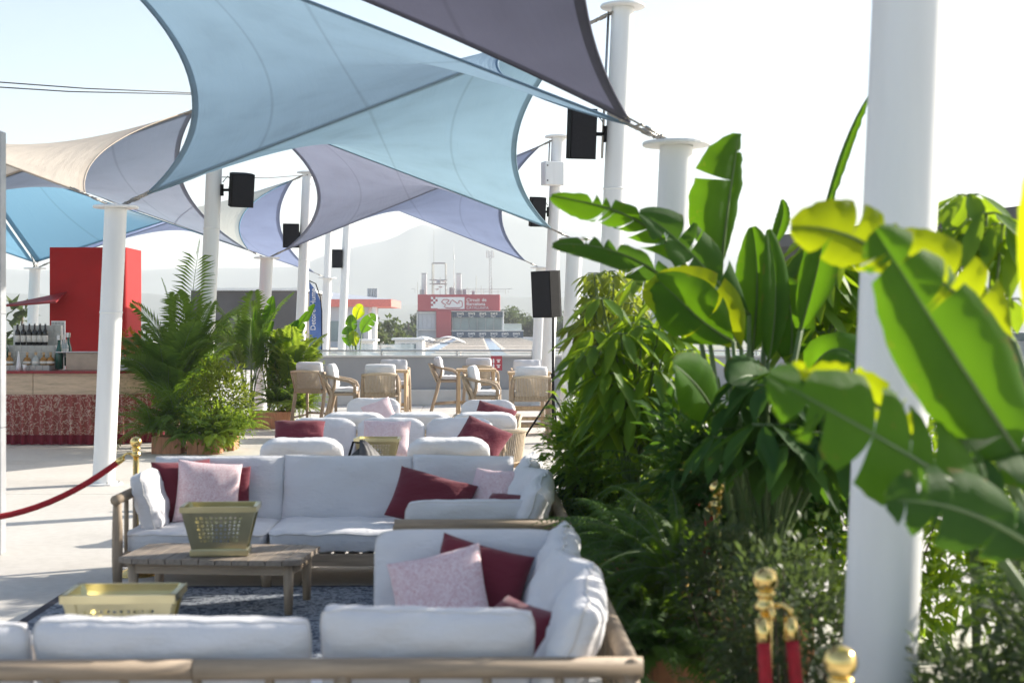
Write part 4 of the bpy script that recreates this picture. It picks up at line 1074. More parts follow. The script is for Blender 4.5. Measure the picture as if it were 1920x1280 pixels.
shrub('orange tinted croton in front of the red block', at(246, 22.9, None, .9), 420, (.22,.2,.3), 'orange', 13, .10, .04, 'croton', 8, cz=.25)
fern('large dark fern at the left end of the bar planting', at(290, 20.3, None, .18), 56, .95, .12, 'fern', 21)
fern('upright dark fern in the middle of the bar planting', at(325, 20.35, None, .18), 56, .95, .3, 'fern', 22, 1.0)
fern('fern hanging over the front planter beside the bar', at(350, 20.0, None, .15), 34, .55, .1, 'fern', 23, .7)
fern('bright fern at the right end of the bar planting', at(436, 20.4, None, .12), 52, .72, .15, 'fern_l', 24, .85)
fern('bright fern beneath the tall column beside the bar', at(400, 20.0, None, .15), 34, .5, .12, 'fern_l', 25, .8)
# second planting
planter('cedar planter box of the second planting behind the rope chairs', at(510, 25.4), .72, .5, .3)
shrub('dense shrub in the second planting', at(545, 25.7, None, .15), 2000, (.55,.4,.55), 'fern_l', 14, .075, .035, cz=.15)
fern('dark fern in the second planting', at(520, 25.4, None, .28), 46, .82, .15, 'fern', 26, 1.0)
fern('bright fern spilling right from the second planting', at(562, 25.3, None, .2), 46, .78, .15, 'fern_l', 27, .8)
fern('upright fern at the top of the second planting', at(545, 25.9, None, .55), 36, .7, .2, 'fern_l', 28, 1.0)
palm('fan like palm between the two left plantings', at(468, 25.5, None, .3), fronds(12, .5, 1.0, 1.2, 2.2, .5, 9), 5, 'fern')
o = thing('bird_of_paradise', 'bird of paradise plant at the short column in the second planting', 'plant', at(505, 25.9, None, .3), 0, 'bird of paradise plants')
for i, (px,py,w_,bx,by) in enumerate(((512,555,.14,498,645),(560,600,.13,515,680),(590,570,.12,520,690),(535,640,.16,505,720),(480,580,.12,492,690))):
    b_ = at(bx,25.7,by); tp = at(px,25.6,py); petiole(o, [at(505,25.8,None,.3), b_], .013); big_leaf(o, [b_, b_.lerp(tp,.5)+Vector((-.05,-.05,.06)), tp], w_, CAMN, 'banana', seed=i, tears=1, n=10)
# far potted bananas behind the rail
o = thing('bird_of_paradise', 'far bird of paradise plant behind the slender columns', 'plant', at(668, 43, None, -.1), 0, 'bird of paradise plants')
for i, (px,py,w_,bx,by,mt_) in enumerate(((680,572,.22,668,600,'banana_y'),(704,590,.24,678,625,'banana'),(660,590,.2,660,630,'banana'),(664,620,.2,666,650,'banana_y'),(652,612,.22,656,650,'banana'))):
    b_ = at(bx,43,by); tp = at(px,42.8,py); petiole(o, [at(668,43,None,-.1), b_], .02); big_leaf(o, [b_, b_.lerp(tp,.5)+Vector((-.05,0,.1)), tp], w_, CAMN, mt_, seed=i+5, tears=2, n=10)
shrub('leafy plant between the far columns beside the flag', at(629, 42, None, -.1), 500, (.3,.3,.5), 'droop', 15, .2, .09, cz=.1)

# right-hand bank
o = thing('bird_of_paradise', 'large bird of paradise plant with torn arching leaves right of centre', 'plant', at(1400, 7.6, None, .2), 0, 'bird of paradise plants')
root = at(1400, 7.6, None, .25)
def bl(plant, root_, pts, Y, width, mat, nrm=CAMN, **k):
    P_ = [at(a, y, b_) for (a, b_), y in zip(pts, Y if isinstance(Y, (list,tuple)) else [Y]*len(pts))]
    petiole(plant, [root_, root_.lerp(P_[0],.55)+Vector((0,0,.05)), P_[0]], .016)
    return big_leaf(plant, P_, width, nrm, mat, **k)
bl(o, root, [(1290,505),(1215,390),(1120,385),(1034,366)], [7.3,7.1,7.0,6.9], .19, 'banana', (-.25,-.75,-.55), tears=6, seed=3, one=-1, fold=8)
bl(o, root, [(1325,600),(1240,490),(1140,450),(1036,458)], [7.3,7.1,7.0,6.9], .18, 'banana_d', (-.25,-.75,-.55), tears=6, seed=4, one=-1, fold=8)
bl(o, root, [(1352,500),(1362,400),(1375,320),(1386,250)], [7.5,7.4,7.35,7.3], .26, 'banana', (.55,-.8,.1), tears=1, seed=5, one=-1, fold=10)
bl(o, root, [(1405,590),(1330,520),(1270,430),(1198,400)], [7.4,7.2,7.1,7.0], .15, 'banana_d', (-.2,-.75,.4), tears=4, seed=6, fold=35)
bl(o, root, [(1390,655),(1330,560),(1270,540),(1205,545)], [7.3,7.0,6.9,6.8], .2, 'banana_y', (.2,-.9,-.35), tears=1, seed=7, fold=20)
bl(o, root, [(1375,640),(1300,600),(1280,560),(1225,520)], [7.1,6.9,6.85,6.8], .18, 'banana', (.2,-.8,-.5), tears=1, seed=8, fold=25)
bl(o, root, [(1410,660),(1420,580),(1425,500),(1410,425)], [7.6,7.5,7.5,7.45], .15, 'banana', (.2,-.95,0), tears=0, seed=9, fold=22)
bl(o, root, [(1440,680),(1455,600),(1462,520),(1440,430)], [7.5,7.4,7.35,7.3], .11, 'banana', (.5,-.85,0), seed=10, fold=22)
bl(o, root, [(1480,690),(1490,620),(1485,560),(1465,520)], [7.6,7.5,7.45,7.4], .14, 'banana', (-.1,-.95,.1), seed=11, fold=20)
bl(o, root, [(1445,470),(1460,430),(1475,400),(1466,374)], [7.5,7.4,7.4,7.4], .05, 'banana', (.3,-.9,0), seed=12, fold=30)
bl(o, root, [(1340,780),(1325,740),(1290,700),(1262,682)], [7.0,6.8,6.7,6.6], .16, 'banana', (-.1,-.9,.4), seed=13, fold=15)
bl(o, root, [(1540,430),(1560,330),(1590,240),(1630,178)], [7.2,7.0,7.0,6.9], .05, 'banana', (.7,-.6,0), seed=14, fold=60)
bl(o, root, [(1500,620),(1530,520),(1545,460),(1550,390)], [7.0,6.9,6.85,6.8], .12, 'banana', (.3,-.9,0), seed=15, fold=30)
bl(o, root, [(1440,760),(1430,700),(1405,690),(1370,720)], [7.0,6.8,6.7,6.6], .16, 'banana_d', (-.1,-.8,.5), seed=16, fold=15)
bl(o, root, [(1520,700),(1550,640),(1590,640),(1620,690)], [7.0,6.8,6.7,6.6], .16, 'banana', (.1,-.8,.5), seed=17, fold=15)
o = thing('banana_plant', 'near banana plant with large bright backlit leaves at far right', 'plant', Vector((1.95, 4.2, .15)), 0, 'banana plants')
root = Vector((1.95, 4.2, .3))
bl(o, root, [(1700,520),(1640,450),(1560,420),(1482,425)], [4.1,3.95,3.9,3.85], .11, 'banana_y', (-.1,-.9,-.3), tears=2, seed=21, fold=14)
bl(o, root, [(1960,930),(1850,760),(1720,560),(1640,430)], [3.9,3.7,3.6,3.55], .165, 'banana', (-.05,-.93,.28), tears=4, seed=22, fold=24)
bl(o, root, [(1900,640),(1800,560),(1720,480),(1655,452)], [4.2,4.1,4.0,3.95], .13, 'banana_y', (-.3,-.9,-.1), tears=2, seed=23, fold=20)
bl(o, root, [(1990,820),(1950,600),(1930,450),(1935,300)], [3.5,3.4,3.35,3.3], .05, 'banana_y', (-.6,-.8,0), seed=24, fold=15)
bl(o, root, [(1930,1010),(1800,900),(1600,790),(1440,705)], [3.8,3.6,3.55,3.5], .17, 'banana', (.2,-.9,.35), tears=6, seed=25, fold=12)
bl(o, root, [(1720,830),(1640,740),(1560,695),(1462,690)], [3.9,3.8,3.75,3.7], .09, 'banana_y', (.0,-.5,-.85), tears=5, seed=26, fold=12)
bl(o, root, [(1960,1040),(1850,960),(1750,930),(1660,940)], [3.6,3.5,3.45,3.4], .12, 'banana_d', (-.15,-.95,.15), tears=4, seed=27, fold=12)
#bl(o, root, [(1960,1180),(1880,1120),(1830,1060),(1780,1060)], [3.5,3.4,3.35,3.3], .15, 'banana', (-.1,-.95,.1), tears=1, seed=28, fold=12)
bl(o, root, [(1990,860),(1930,800),(1870,820),(1800,900)], [4.0,3.9,3.8,3.7], .17, 'banana_d', (-.1,-.85,.5), tears=4, seed=29, fold=16)
wr = random.Random(5)
def blob(cx, cy, rx, ry, n):
    out = []
    while len(out) < n:
        u, v = wr.uniform(-1,1), wr.uniform(-1,1)
        if u*u + v*v < 1 and (v > -.2 or wr.random() < .75): out.append((cx+u*rx, cy+v*ry))
    return out
def whs(p, lst, Y): return [at(a, Y + wr.uniform(-.35,.35), b_) - p for a, b_ in lst]
p = at(1190, 9.6, None, .2)
whorl_tree('umbrella plant with drooping glossy leaves right of the tripod stand', p, whs(p, blob(1195,670,100,155,52), 9.3), 'droop', 31, .25, .08)
p = at(1140, 11.5, None, .2)
whorl_tree('bright small leaved umbrella plant behind the drooping one', p, whs(p, blob(1130,590,68,88,52), 11.3), 'shrub', 32, .15, .05)
p = at(1560, 8.2, None, .2)
whorl_tree('umbrella plant with hanging leaves beside the thick near column', p, whs(p, blob(1570,570,75,150,24), 8.0), 'droop', 33, .34, .10)
p = at(1830, 6.6, None, .2)
whorl_tree('umbrella plant right of the thick near column', p, whs(p, [(1790,385),(1815,365),(1850,400),(1880,420),(1825,440),(1905,450),(1780,430),(1860,480),(1800,520),(1890,560),(1820,600)], 6.4), 'droop', 34, .26, .085)
p = at(1100, 10.6, None, .1)
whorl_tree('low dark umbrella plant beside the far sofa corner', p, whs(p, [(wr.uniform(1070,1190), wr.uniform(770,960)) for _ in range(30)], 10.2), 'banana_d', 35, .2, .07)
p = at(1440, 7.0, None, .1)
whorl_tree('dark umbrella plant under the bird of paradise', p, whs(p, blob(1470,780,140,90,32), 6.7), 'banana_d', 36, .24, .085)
shrub('bright fine leaved shrub rising right of the tripod stand', at(1158, 11.6, None, .2), 3200, (.27,.34,.62), 'shrub', 78, .10, .042, cz=.75)
shrub('fresh green leafy shrub under the umbrella plant', at(1150, 9.9, None, .1), 3000, (.42,.36,.5), 'droop', 79, .10, .045, cz=.3)
shrub('dark needle leaved shrub beside the tripod stand', at(1085, 13.2, None, .1), 2300, (.30,.35,.55), 'shrub_d', 41, .055, .018, cz=.05)
shrub('olive brown fine leaved shrub behind the umbrella plant', at(1160, 11.0, None, .1), 1600, (.4,.35,.45), 'shrub', 42, .05, .02, cz=.1)
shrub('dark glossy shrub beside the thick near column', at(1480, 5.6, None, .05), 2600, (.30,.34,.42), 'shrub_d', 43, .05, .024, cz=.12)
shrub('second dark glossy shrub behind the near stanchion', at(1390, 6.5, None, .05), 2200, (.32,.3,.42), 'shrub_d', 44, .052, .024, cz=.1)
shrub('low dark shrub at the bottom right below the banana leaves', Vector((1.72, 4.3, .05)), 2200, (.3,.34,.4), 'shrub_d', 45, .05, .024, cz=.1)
shrub('leafy shrub filling the bank behind the bird of paradise', at(1330, 9.2, None, .05), 1700, (.5,.4,.55), 'droop', 46, .11, .045, cz=.1)
shrub('broad shrub at the back of the bank behind the thick column', at(1700, 8.0, None, .05), 1900, (.9,.5,.55), 'droop', 47, .13, .055, cz=.15)
fern('large fern at the foot of the sofa corner', at(1200, 7.9, None, .3), 52, .75, .2, 'fern_d', 51, .75)
fern('dark fern low beside the foreground sofa', at(1235, 6.6, None, .12), 46, .62, .15, 'fern_d', 52, .7)
fern('fern by the planter under the far right-hand stanchion', at(1370, 8.7, None, .3), 44, .62, .2, 'fern', 53, .9)
fern('fern hanging over the floor at the bottom centre right', at(1330, 5.3, None, .1), 46, .55, .12, 'fern_d', 54, .7)
fern('fern behind the far sofa corner in the bank', at(1120, 9.4, None, .15), 46, .65, .2, 'fern_d', 55, .9)
fern('fern in the middle of the bank under drooping leaves', at(1270, 8.9, None, .35), 46, .7, .4, 'fern', 56, .95)
fern('feathery asparagus fern arching right of the sofas', at(1265, 7.0, None, .35), 30, .72, .25, 'fern', 57, .9, .05, 'asparagus_fern', 'potted ferns', 46)
fern('feathery asparagus fern below the first, over the planter', at(1225, 6.9, None, .2), 26, .6, .2, 'fern', 58, .7, .045, 'asparagus_fern', 'potted ferns', 46)
fern('bright feathery fern at the bottom right corner', Vector((1.62, 3.9, .12)), 34, .6, .2, 'fern_l', 59, .9, .045, 'asparagus_fern', 'potted ferns', 46)
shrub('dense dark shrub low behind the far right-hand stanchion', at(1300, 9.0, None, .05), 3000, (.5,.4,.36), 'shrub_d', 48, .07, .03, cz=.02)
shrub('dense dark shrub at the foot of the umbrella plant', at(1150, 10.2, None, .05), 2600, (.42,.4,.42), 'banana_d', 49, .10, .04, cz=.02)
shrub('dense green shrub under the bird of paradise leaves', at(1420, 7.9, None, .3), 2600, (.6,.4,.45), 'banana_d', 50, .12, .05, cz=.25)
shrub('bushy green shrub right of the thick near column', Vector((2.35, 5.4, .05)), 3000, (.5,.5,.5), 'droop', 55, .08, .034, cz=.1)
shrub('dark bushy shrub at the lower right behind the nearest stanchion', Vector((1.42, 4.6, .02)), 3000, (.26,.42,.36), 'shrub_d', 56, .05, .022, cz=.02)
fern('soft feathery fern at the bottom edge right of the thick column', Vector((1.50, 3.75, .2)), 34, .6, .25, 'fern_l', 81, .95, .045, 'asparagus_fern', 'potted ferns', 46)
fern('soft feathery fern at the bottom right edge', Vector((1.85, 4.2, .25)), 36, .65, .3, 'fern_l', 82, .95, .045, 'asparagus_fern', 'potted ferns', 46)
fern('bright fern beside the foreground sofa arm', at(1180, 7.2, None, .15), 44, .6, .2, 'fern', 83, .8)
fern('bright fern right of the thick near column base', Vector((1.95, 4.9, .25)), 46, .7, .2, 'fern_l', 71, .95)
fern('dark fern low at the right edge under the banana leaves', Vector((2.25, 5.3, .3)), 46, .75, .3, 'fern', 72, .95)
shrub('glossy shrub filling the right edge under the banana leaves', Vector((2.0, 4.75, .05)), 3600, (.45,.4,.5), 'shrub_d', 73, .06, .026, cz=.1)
shrub('light green shrub between the thick column and the right edge', Vector((2.7, 6.6, .05)), 3400, (.8,.5,.65), 'droop', 74, .10, .045, cz=.15)
planter('cedar planter box under the asparagus ferns right of the sofas', at(1262, 7.0), .5, .5, .34); planter('cedar planter box beneath the bird of paradise', at(1400, 7.6), .6, .6, .34)
planter('cedar planter box beneath the drooping umbrella plant', at(1190, 9.6), .6, .6, .3); planter('cedar planter box beneath the near banana plant', Vector((1.95,4.2,0)), .6, .6, .34)

# ------------------------------------------------------------------ beyond the terrace
def text(body, size, mat, parent, M4, name='lettering', bold=0.0, depth=.01):
    cu = bpy.data.curves.new('t', 'FONT'); cu.body = body; cu.size = size; cu.extrude = depth; cu.offset = bold
    ob = bpy.data.objects.new('t', cu); COL.objects.link(ob); bpy.context.view_layer.update()
    me = bpy.data.meshes.new_from_object(ob.evaluated_get(bpy.context.evaluated_depsgraph_get()))
    bpy.data.objects.remove(ob); me.transform(M4); me.materials.clear(); me.materials.append(mat)
    return link(name, me, parent)
# feather flag
fp = at(592, 35.0); o = thing('feather_flag', 'blue feather flag with white lettering behind the parapet', 'flag', fp, 0)
zt, zb_ = at(592,35,528).z, at(592,35,668).z
mb = MB()
def flagf(u, v):
    z = zb_ + (zt-zb_)*v; r_ = .14 if v < .6 else .14 - .30*((v-.6)/.4)**2.2
    x0 = -.16; x = x0 + (r_ - x0)*u
    return Vector((x, .02*math.sin(v*9+u*3) + .012*math.sin(u*8+v*4), z))
mb.grid(flagf, 12, 36); mb.build('cloth', M['flag'], o, True)
MB().tube([(.15,0,zb_-.3),(.15,0,zb_+(zt-zb_)*.6),(.11,0,zb_+(zt-zb_)*.8),(.0,0,zt-.05),(-.16,0,zt+.02)], .014, 8).build('pole', M['black'], o, True)
MB().tube([(.15,0,0),(.15,0,zb_-.28)], .016, 8).build('foot_pole', M['black'], o)
for wd, dz_ in (('Detore', .64), ('Hume', 1.24)): text(wd, .175, M['flagtext'], o, Matrix.Translation((.0,-.058,zb_+dz_)) @ Matrix.Rotation(R(-90),4,'Y') @ Matrix.Rotation(R(90),4,'X'), bold=.0)

# the long roof beyond the parapet
o = thing('pit_building', 'long low building whose pale panelled roof runs to the red sign', 'building', G(0, 140, 0), RZ)
MB().box(-30, 7.5, -85, 105, -12, -.62).build('block', M['pale'], o)
MB().box(-30, 7.5, -85, 105, -.6, -.45).build('roof_deck', M['roofdk'], o)
cols = [(-12,-4.6),(-3.4,.9),(2.1,7.3)]
for j in range(17):
    y0 = -80 + j*11.0
    for (x0,x1) in cols:
        MB().add([(x0,y0,-.44),(x1,y0,-.44),(x1,y0+10.2,-.44),(x0,y0+10.2,-.44),(x0,y0,-.42),(x1,y0,-.42),(x1,y0+10.2,-.10),(x0,y0+10.2,-.10)], [(4,5,6,7),(0,1,5,4),(1,2,6,5),(2,3,7,6),(3,0,4,7)]).build('roof_panel', M['roofp'], o)
        MB().box(x0+.2,x1-.2,y0+9.9,y0+10.18,-.098,-.055).build('roof_upstand', M['roofdk'], o)
    for (x0,x1) in ((-4.5,-3.5),(1.0,2.0)):
        for k in range(2): MB().add([(x0,y0+k*5.4,-.44),(x1,y0+k*5.4,-.44),(x1,y0+k*5.4+4.6,-.16),(x0,y0+k*5.4+4.6,-.16),(x0,y0+k*5.4+4.6,-.44),(x1,y0+k*5.4+4.6,-.44)], [(0,1,2,3),(3,2,5,4),(0,3,4),(1,5,2)]).build('skylight', M['skyl'], o)
MB().box(-29.5,-12.3,-80,104,-.44,-.2).build('side_roof', M['roofp'], o)
# small rooftop things
def hut(label, px0, px1, py0, py1, Y, win):
    p = at((px0+px1)/2, Y, None, -.2); w_ = (px1-px0)/F*Y; h_ = at(0,Y,py0).z + .2
    o = thing('rooftop_hut', label, 'hut', p, 0, 'white rooftop huts')
    MB().box(-w_/2,w_/2,0,3,0,h_,.03).build('walls', M['white'], o); MB().box(-w_/2-.2,w_/2+.2,-.25,3.2,h_+.01,h_+.16,.03).build('roof', M['white'], o)
    for i in range(3):
        for j in range(2):
            ww = w_*win/3; MB().box(-w_*win/2+i*ww+.06,-w_*win/2+(i+1)*ww-.06,-.05,-.01,h_*.15+j*h_*.36,h_*.15+(j+1)*h_*.36-.08).build('pane', M['win'], o)
hut('white rooftop hut with a gridded window beyond the parapet', 740, 792, 638, 664, 95, .6)
hut('small white rooftop hut left of the gridded window hut', 664, 700, 640, 662, 110, .5)
for i, (px, w_, Y, lb) in enumerate(((838,66,170,'white rounded roof tent in front of the red leg of the sign building'),(790,50,190,'smaller white roof tent left of the red leg'),(665,60,90,'low white roof tent behind the glass rail'),(735,44,120,'low white roof tent beside the white huts'))):
    p = at(px, Y, None, -.25); W = w_/F*Y; o = thing('roof_tent', lb, 'tent', p, 0, 'white roof tents')
    mb = MB().grid(lambda u, v: Vector(((u-.5)*W, v*8, .02 + W*.22*max(0,math.sin(math.pi*u))**.8*(1-.25*abs(v-.5)))), 20, 8); mb.build('canopy', M['white'], o, True)
    MB().box(-W/2,W/2,-.05,.0,0,.25).build('front_band', M['pale'], o)
o = thing('glass_balustrade', 'pale glass balustrade on the far roof left of centre', 'railing', at(650, 62, None, -.3), R(8))
for k in range(2):
    MB().box(k*1.5,k*1.5+1.44,0,.02,.05,1.35).build('glass_panel', M['glass'], o); MB().box(k*1.5-.04,k*1.5,-.02,.04,0,1.4).build('post', M['steel'], o)
# red sign building
D = 250.0; kx = D/F; o = thing('sign_building', 'red and glass control building with a circuit sign in the distance', 'building', at(862, D, None, -12), 0)
def bx(px0, px1, py0, py1, y0, y1, name, mat, par=None):
    return MB().box((px0-862)*kx, (px1-862)*kx, y0, y1, CH+12+(HY-py1)*kx, CH+12+(HY-py0)*kx).build(name, M[mat], par or o)
bx(783,937,552,583,0,9,'sign_block','sign_red'); bx(818,846,583.3,634,-.3,8,'red_leg','sign_red'); bx(846.5,944,583.2,640,.5,9,'core','pale'); bx(781,817.5,583.3,640,.8,9,'left_wing','pale')
bx(781,783,584,640,.2,.78,'post','white'); bx(781,817,585,587,.2,.78,'beam','white'); bx(781,817,617,619,.2,.78,'beam','white')
for k in range(4): bx(784+k*8.3,791.8+k*8.3,588,616,.5,.78,'cladding_panel','pale')
bx(848,942,584,594.5,.1,.48,'upper_banner','navy'); b2 = bx(848,981,621,633,-.6,-.2,'lower_banner','navy')
bx(846,982,619.2,620.6,-.7,.4,'ledge','white'); bx(942,981,633.2,640,0,8,'annex','pale'); bx(846,950,583.05,583.9,-1.0,.4,'canopy','white')
for k in range(6):
    w0 = 849+k*15.4; bx(w0,w0+14.8,595.5,618.5,.2,.48,'window','win')
for k in range(7): bx(848.2+k*15.4,848.7+k*15.4,595.5,618.5,.1,.19,'mullion','alum')
bx(944,978,607,619,-.2,-.15,'terrace_glass','glass'); bx(944,978,606.5,607,-.25,-.1,'terrace_rail','white')
bx(980,1060,633,650,2,20,'side_building','pale')
# sign lettering
def sgn(px, py): return Matrix.Translation(((px-862)*kx, -.05, CH+12+(HY-py)*kx)) @ Matrix.Rotation(R(90),4,'X')
text('Circuit', .83, M['sign_white'], o, sgn(874.5,565), bold=.008, depth=.03); text('de', .83, M['sign_white'], o, sgn(903.5,565), bold=.008, depth=.03); text('Barcelona', .83, M['sign_white'], o, sgn(874.5,572.5), bold=.008, depth=.03); text('CATALUNYA', .66, M['sign_white'], o, sgn(874.5,579.2), bold=-.004, depth=.03)
lg = bx(821,871,557,579,-.08,-.02,'logo_panel','sign_white')
mbc = MB()
for (i, j) in ((0,0),(2,0),(1,1),(3,1) if False else (3,0),(0,2),(2,2) if False else (1,1)): pass
def cell(i, j, mat, mbx): 
    x0 = 808 + i*4.2; y0 = 556.8 + j*4.2; mbx.box((x0-862)*kx,(x0+4.2-862)*kx,-.085,-.03,CH+12+(HY-y0-4.2)*kx,CH+12+(HY-y0)*kx)
mw = MB(); 
for i, j in ((0,0),(2,0),(1,1),(0,2),(3,1),(2,2),(1,3),(0,4),(2,4),(1,4),(2,3),(3,3),(3,4),(3,2)): cell(i, j, None, mw)
mw.build('logo_checkers', M['sign_white'], o)
trk = [(830,563),(828,566),(832,569.5),(836,571),(833,574.5),(836,577),(862,577),(866.5,575),(867,569),(866,564.5),(863,563.5),(860,565),(861,568),(858,569),(848,562),(845.5,565),(843.5,570.5),(840,570),(837,567.5),(841,565),(842,562.5),(839,561.5),(832,561.5),(830,563)]
MB().tube([((x-862)*kx,-.11,CH+12+(HY-y)*kx) for x, y in trk], .075, 6).build('track_outline', M['sign_red'], o, True)
def aws(px, py, y):
    text('aws', .82, M['sign_white'], o, Matrix.Translation(((px-5.4-862)*kx, y, CH+12+(HY-py)*kx)) @ Matrix.Rotation(R(90),4,'X'), bold=.01, depth=.02)
    MB().tube([((px-862+dx)*kx, y-.01, CH+12+(HY-py-dy)*kx) for dx, dy in ((-4.6,2.0),(-2,3.4),(1.2,3.6),(4.2,2.3))], .055, 5).build('smile_mark', M['sign_white'], o)
for k in range(4): aws(862+k*21, 590, .06)
for k in range(6): aws(862+k*21, 627.5, -.64)
# roof plant, masts and antennas
o = thing('antenna_frame', 'steel antenna frame with dishes on the roof of the sign building', 'antenna', at(822, 253, 552), 0)
mb = MB()
for x in (-1.1,1.25):
    for y in (0,2): mb.tube([(x,y,0),(x,y,5.6)], .09, 6)
for z in (1.9,2.6,5.6): mb.tube([(-1.6 if z < 5 else -1.1,0,z),(1.6 if z < 5 else 1.25,0,z)], .07, 6); mb.tube([(-1.1,2,z),(1.25,2,z)], .07, 6)
mb.tube([(-.8,0,0),(-.8,0,11.5)], [.08,.02], 6)
for k in range(6): mb.tube([(1.25,0,.6+k*.8),(1.5,0,.9+k*.8)], .04, 5)
mb.build('frame', M['steel'], o)
for x, z in ((-.2,.8),(.4,1.2),(.9,2.2)): MB().lathe([(.04,0),(.35,.12),(.42,.22)], (x,-.2,z), 14).build('dish', M['white'], o, True)
MB().box(-.35,.4,-.1,.5,2.0,2.6).build('equipment_box', M['pale'], o)
for px, lb in ((795,'left grey ventilation tower on the roof of the sign building'),(860,'right grey ventilation tower on the roof of the sign building')):
    o = thing('vent_tower', lb, 'vent', at(px, 254, 552), 0, 'grey ventilation towers'); MB().box(-.45,.45,0,1,0,3.7,.04).build('duct', M['white'], o); MB().box(-.5,.5,-.05,1.05,3.71,3.8).build('cap', M['alum'], o)
o = thing('mast', 'thin whip mast between the vent towers', 'mast', at(851, 253, 552), 0); MB().tube([(0,0,0),(0,0,4.5),(0,0,9)], [.09,.06,.02], 6).build('pole', M['white'], o); MB().tube([(0,0,6.2),(0,0,7.0)], .12, 6).build('antenna', M['white'], o)
o = thing('cell_tower', 'lattice cell tower with panel antennas right of the sign building roof', 'cell tower', at(919, 262, 552), 0)
mb = MB()
for a in range(3): mb.tube([(math.cos(a*2.1)*.3,math.sin(a*2.1)*.3,0),(math.cos(a*2.1)*.16,math.sin(a*2.1)*.16,8)], .06, 5)
for k in range(12): mb.tube([(-.25,0,k*.62),(.25,0,k*.62+.5)], .035, 4)
mb.build('lattice', M['alum'], o)
for k in range(6): a = k*1.05; MB().box(math.cos(a)*.62-.09,math.cos(a)*.62+.09,math.sin(a)*.62-.05,math.sin(a)*.62+.05,6.7,8.1).build('panel_antenna', M['white'], o)
o = thing('roof_railing', 'thin railing along the roof edge of the sign building', 'railing', at(880, 252, 552), 0)
mb = MB()
for k in range(9): mb.tube([(-4+k*1.3,0,0),(-4+k*1.3,0,.9)], .035, 4)
mb.tube([(-4,0,.9),(7.2,0,.95)], .035, 4); mb.tube([(-4,0,.5),(6.4,0,.5)], .025, 4); mb.build('rails', M['steel'], o)
for k, (x, h_) in enumerate(((-9.2,2.2),(-8.6,1.5),(-7.9,2.6),(-3.1,1.6),(-2.6,2.3),(-.4,1.3),(1.2,3.4),(2.1,1.6),(4.0,3.0),(-5.2,3.1))): MB().tube([(x,.6,0),(x,.6,h_)], .05, 5).build('aerial', M['steel'], o)
for k, (x, w_, h_) in enumerate(((-3.6,.7,1.3),(-2.2,.9,.8),(-1.2,.6,1.0),(-8.9,.8,.9),(.4,.5,.7))): MB().box(x,x+w_,1.5,2.5,0,h_).build('cabinet', M['alum'], o)
for x in (-9.6, 6.9): MB().tube([(x,0,.3),(x,0,1.0),(x+.7*(1 if x > 0 else -1),0,1.05)], .05, 5).build('floodlight_arm', M['alum'], o)

# other far buildings
o = thing('dark_building', 'dark grey concrete building behind the palms', 'building', at(470, 62, None, -12), 0)
MB().box(-2.6,2.2,0,10,0,CH+12+(HY-545)*62/F).build('walls', M['dark_conc'], o); MB().box(-2.7,2.3,-.15,10.1,CH+12+(HY-545)*62/F+.005,CH+12+(HY-540)*62/F).build('roof_edge', M['white'], o)
o = thing('red_roof_building', 'building with coral red fascia left of the sign building', 'building', at(640, 140, None, -12), 0)
z0, z1 = CH+12+(HY-575)*140/F, CH+12+(HY-561)*140/F
MB().box(-14,4.9,0,12,z0,z1).build('fascia', M['coral'], o); MB().add([(-14,0,z1+.01),(4.9,0,z1+.01),(4.9,12,z1+.01),(-14,12,z1+.01),(-6,6,z1+1.3)], [(0,1,4),(1,2,4),(2,3,4),(3,0,4)]).build('roof', M['pale'], o)
MB().box(-14,2.6,.6,11,0,z0-.01).build('walls', M['pale'], o); MB().tube([(3.2,.5,0),(3.2,.5,z0-.01)], .3, 10).build('column', M['white'], o)
for k in range(6): MB().box(-9+k*1.9,-7.4+k*1.9,.52,.59,z0-3.4,z0-1.4).build('window', M['win'], o)
o = thing('chimney_cluster', 'cluster of grey roof flues above the coral fascia', 'chimney', at(698.5, 143, 561), 0)
for k in range(4): MB().tube([(-.4+k*.27,0,-.3),(-.4+k*.27,0,1.1)], .13, 8).build('flue', M['alum'], o)
# grandstand to the right
o = thing('grandstand', 'distant grandstand with dark roof behind the right-hand plants', 'grandstand', Vector((24, 78, -12)), R(-6))
MB().box(-9,12,0,14,0,13.5).build('stand_block', M['pale'], o)
for k in range(7): MB().box(-9,12,-1.2*k-1.2,-1.2*k-.01,0,13.0-k*.8).build('step', M['alum'], o)
mb = MB().add([(-11,-9,17.6),(13,-9,20.4),(13,14,18.4),(-11,14,16.0),(-11,-9,18.2),(13,-9,21.0),(13,14,19.0),(-11,14,16.6)], [(0,3,2,1),(4,5,6,7),(0,1,5,4),(1,2,6,5),(2,3,7,6),(3,0,4,7)]); mb.build('roof', M['dark_conc'], o)
for k in range(5): MB().tube([(-8+k*4.6,10,13.4),(-8+k*4.6,2,17.6+k*.5)], .15, 6).build('roof_strut', M['alum'], o)
for k in range(8): MB().box(-8.5+k*2.4,-6.6+k*2.4,-.06,-.01,13.05,13.45).build('window', M['win'], o)

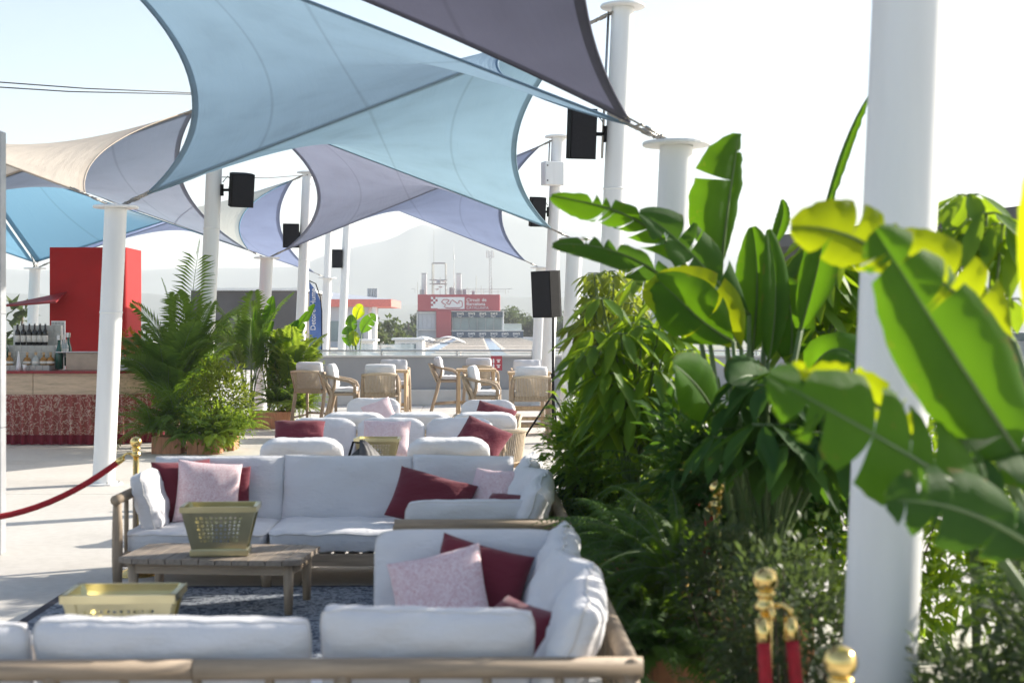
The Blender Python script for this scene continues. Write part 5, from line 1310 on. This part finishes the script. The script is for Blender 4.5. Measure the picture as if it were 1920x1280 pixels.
# far trees
def tree(label, p, h, rx, seed, sparse=1.0, mat='tree', n=900):
    rng = random.Random(seed); o = thing('tree', label, 'tree', p, rng.uniform(0,6), 'trees beyond the terrace'); mb = MB(); tr = MB()
    tr.tube([(0,0,0),(rng.uniform(-.2,.2),0,h*.4),(rng.uniform(-.3,.3),0,h*.8)], [h*.03,h*.02,h*.008], 7)
    cs = []
    for i in range(16):
        v = rv(rng); c = Vector((v.x*rx*.8, v.y*rx*.8, h*.62 + v.z*h*.32)); cs.append((c, rng.uniform(.25,.42)*rx)); tr.tube([(0,0,h*.35), c*.6+Vector((0,0,h*.18)), c], [h*.012,h*.008,h*.003], 5)
    for i in range(int(n*sparse)):
        c, r_ = rng.choice(cs); q = c + rv(rng)*r_; small_leaf(mb, q, rv(rng), Vector((0,0,1)), h*.052, h*.036, .2)
    mb.build('crown', M[mat], o); tr.build('trunk', M['trunk'], o, True)
tl = [(712,150,9.6,4.5),(745,170,9.5,4),(690,155,11,5),(768,265,13,5),(975,270,12.5,5.0),(990,272,11.8,5.5),(955,280,13,5),(1010,275,12,5),(1060,270,12,6),(1110,268,12.2,6),(1180,266,12,6),(645,165,8.5,5)]
wh = ['left of the sign building, nearest it but one','left of the sign building beside its glass wing','under the coral fascia, biggest on the left','just behind the left wing of the sign building','right of the sign building terrace','second to the right of the sign building','behind the terrace of the sign building','third to the right of the sign building','behind the tripod loudspeaker column','behind the umbrella plant','farthest right behind the plants','behind the far columns']
for i, (px, Y, h, rx) in enumerate(tl): tree('hazy green tree '+wh[i], at(px, Y, None, -12), h+5.2, rx*1.2, 60+i, n=3000)
tree('sparse pale tree at the left edge above the bar bottles', at(34, 70, None, -12), 15.8, 1.6, 90, .30)
tree('green tree left of the red block behind the white column', at(78, 75, None, -12), 14.4, 1.8, 91)
tree('low green tree at far left behind the bar', at(18, 60, None, -12), 13.6, 2.2, 92); tree('green tree between the red block and the dark building', at(275, 80, None, -12), 14.6, 2.6, 93)
tree('dark green tree behind the bottles at left', at(50, 66, None, -12), 12.9, 2.8, 94); tree('tree behind the dark concrete building', at(350, 85, None, -12), 14.4, 2.6, 95)

# ------------------------------------------------------------------ air
hz = MB().box(-9000, 9000, -1500, 3600, -13.5, 275).build('haze', None); hz['kind'] = 'stuff'
m = bpy.data.materials.new('haze_air'); m.use_nodes = True; t = m.node_tree
for n_ in list(t.nodes):
    if n_.type == 'BSDF_PRINCIPLED': t.nodes.remove(n_)
pv = t.nodes.new('ShaderNodeVolumePrincipled'); pv.inputs['Color'].default_value = (.90,.95,1,1); pv.inputs['Density'].default_value = 3.1e-4; pv.inputs['Anisotropy'].default_value = .1
t.links.new(pv.outputs[0], t.nodes['Material Output'].inputs['Volume']); hz.data.materials.append(m)
tag(hz, 'pale summer haze over the whole view', 'haze')
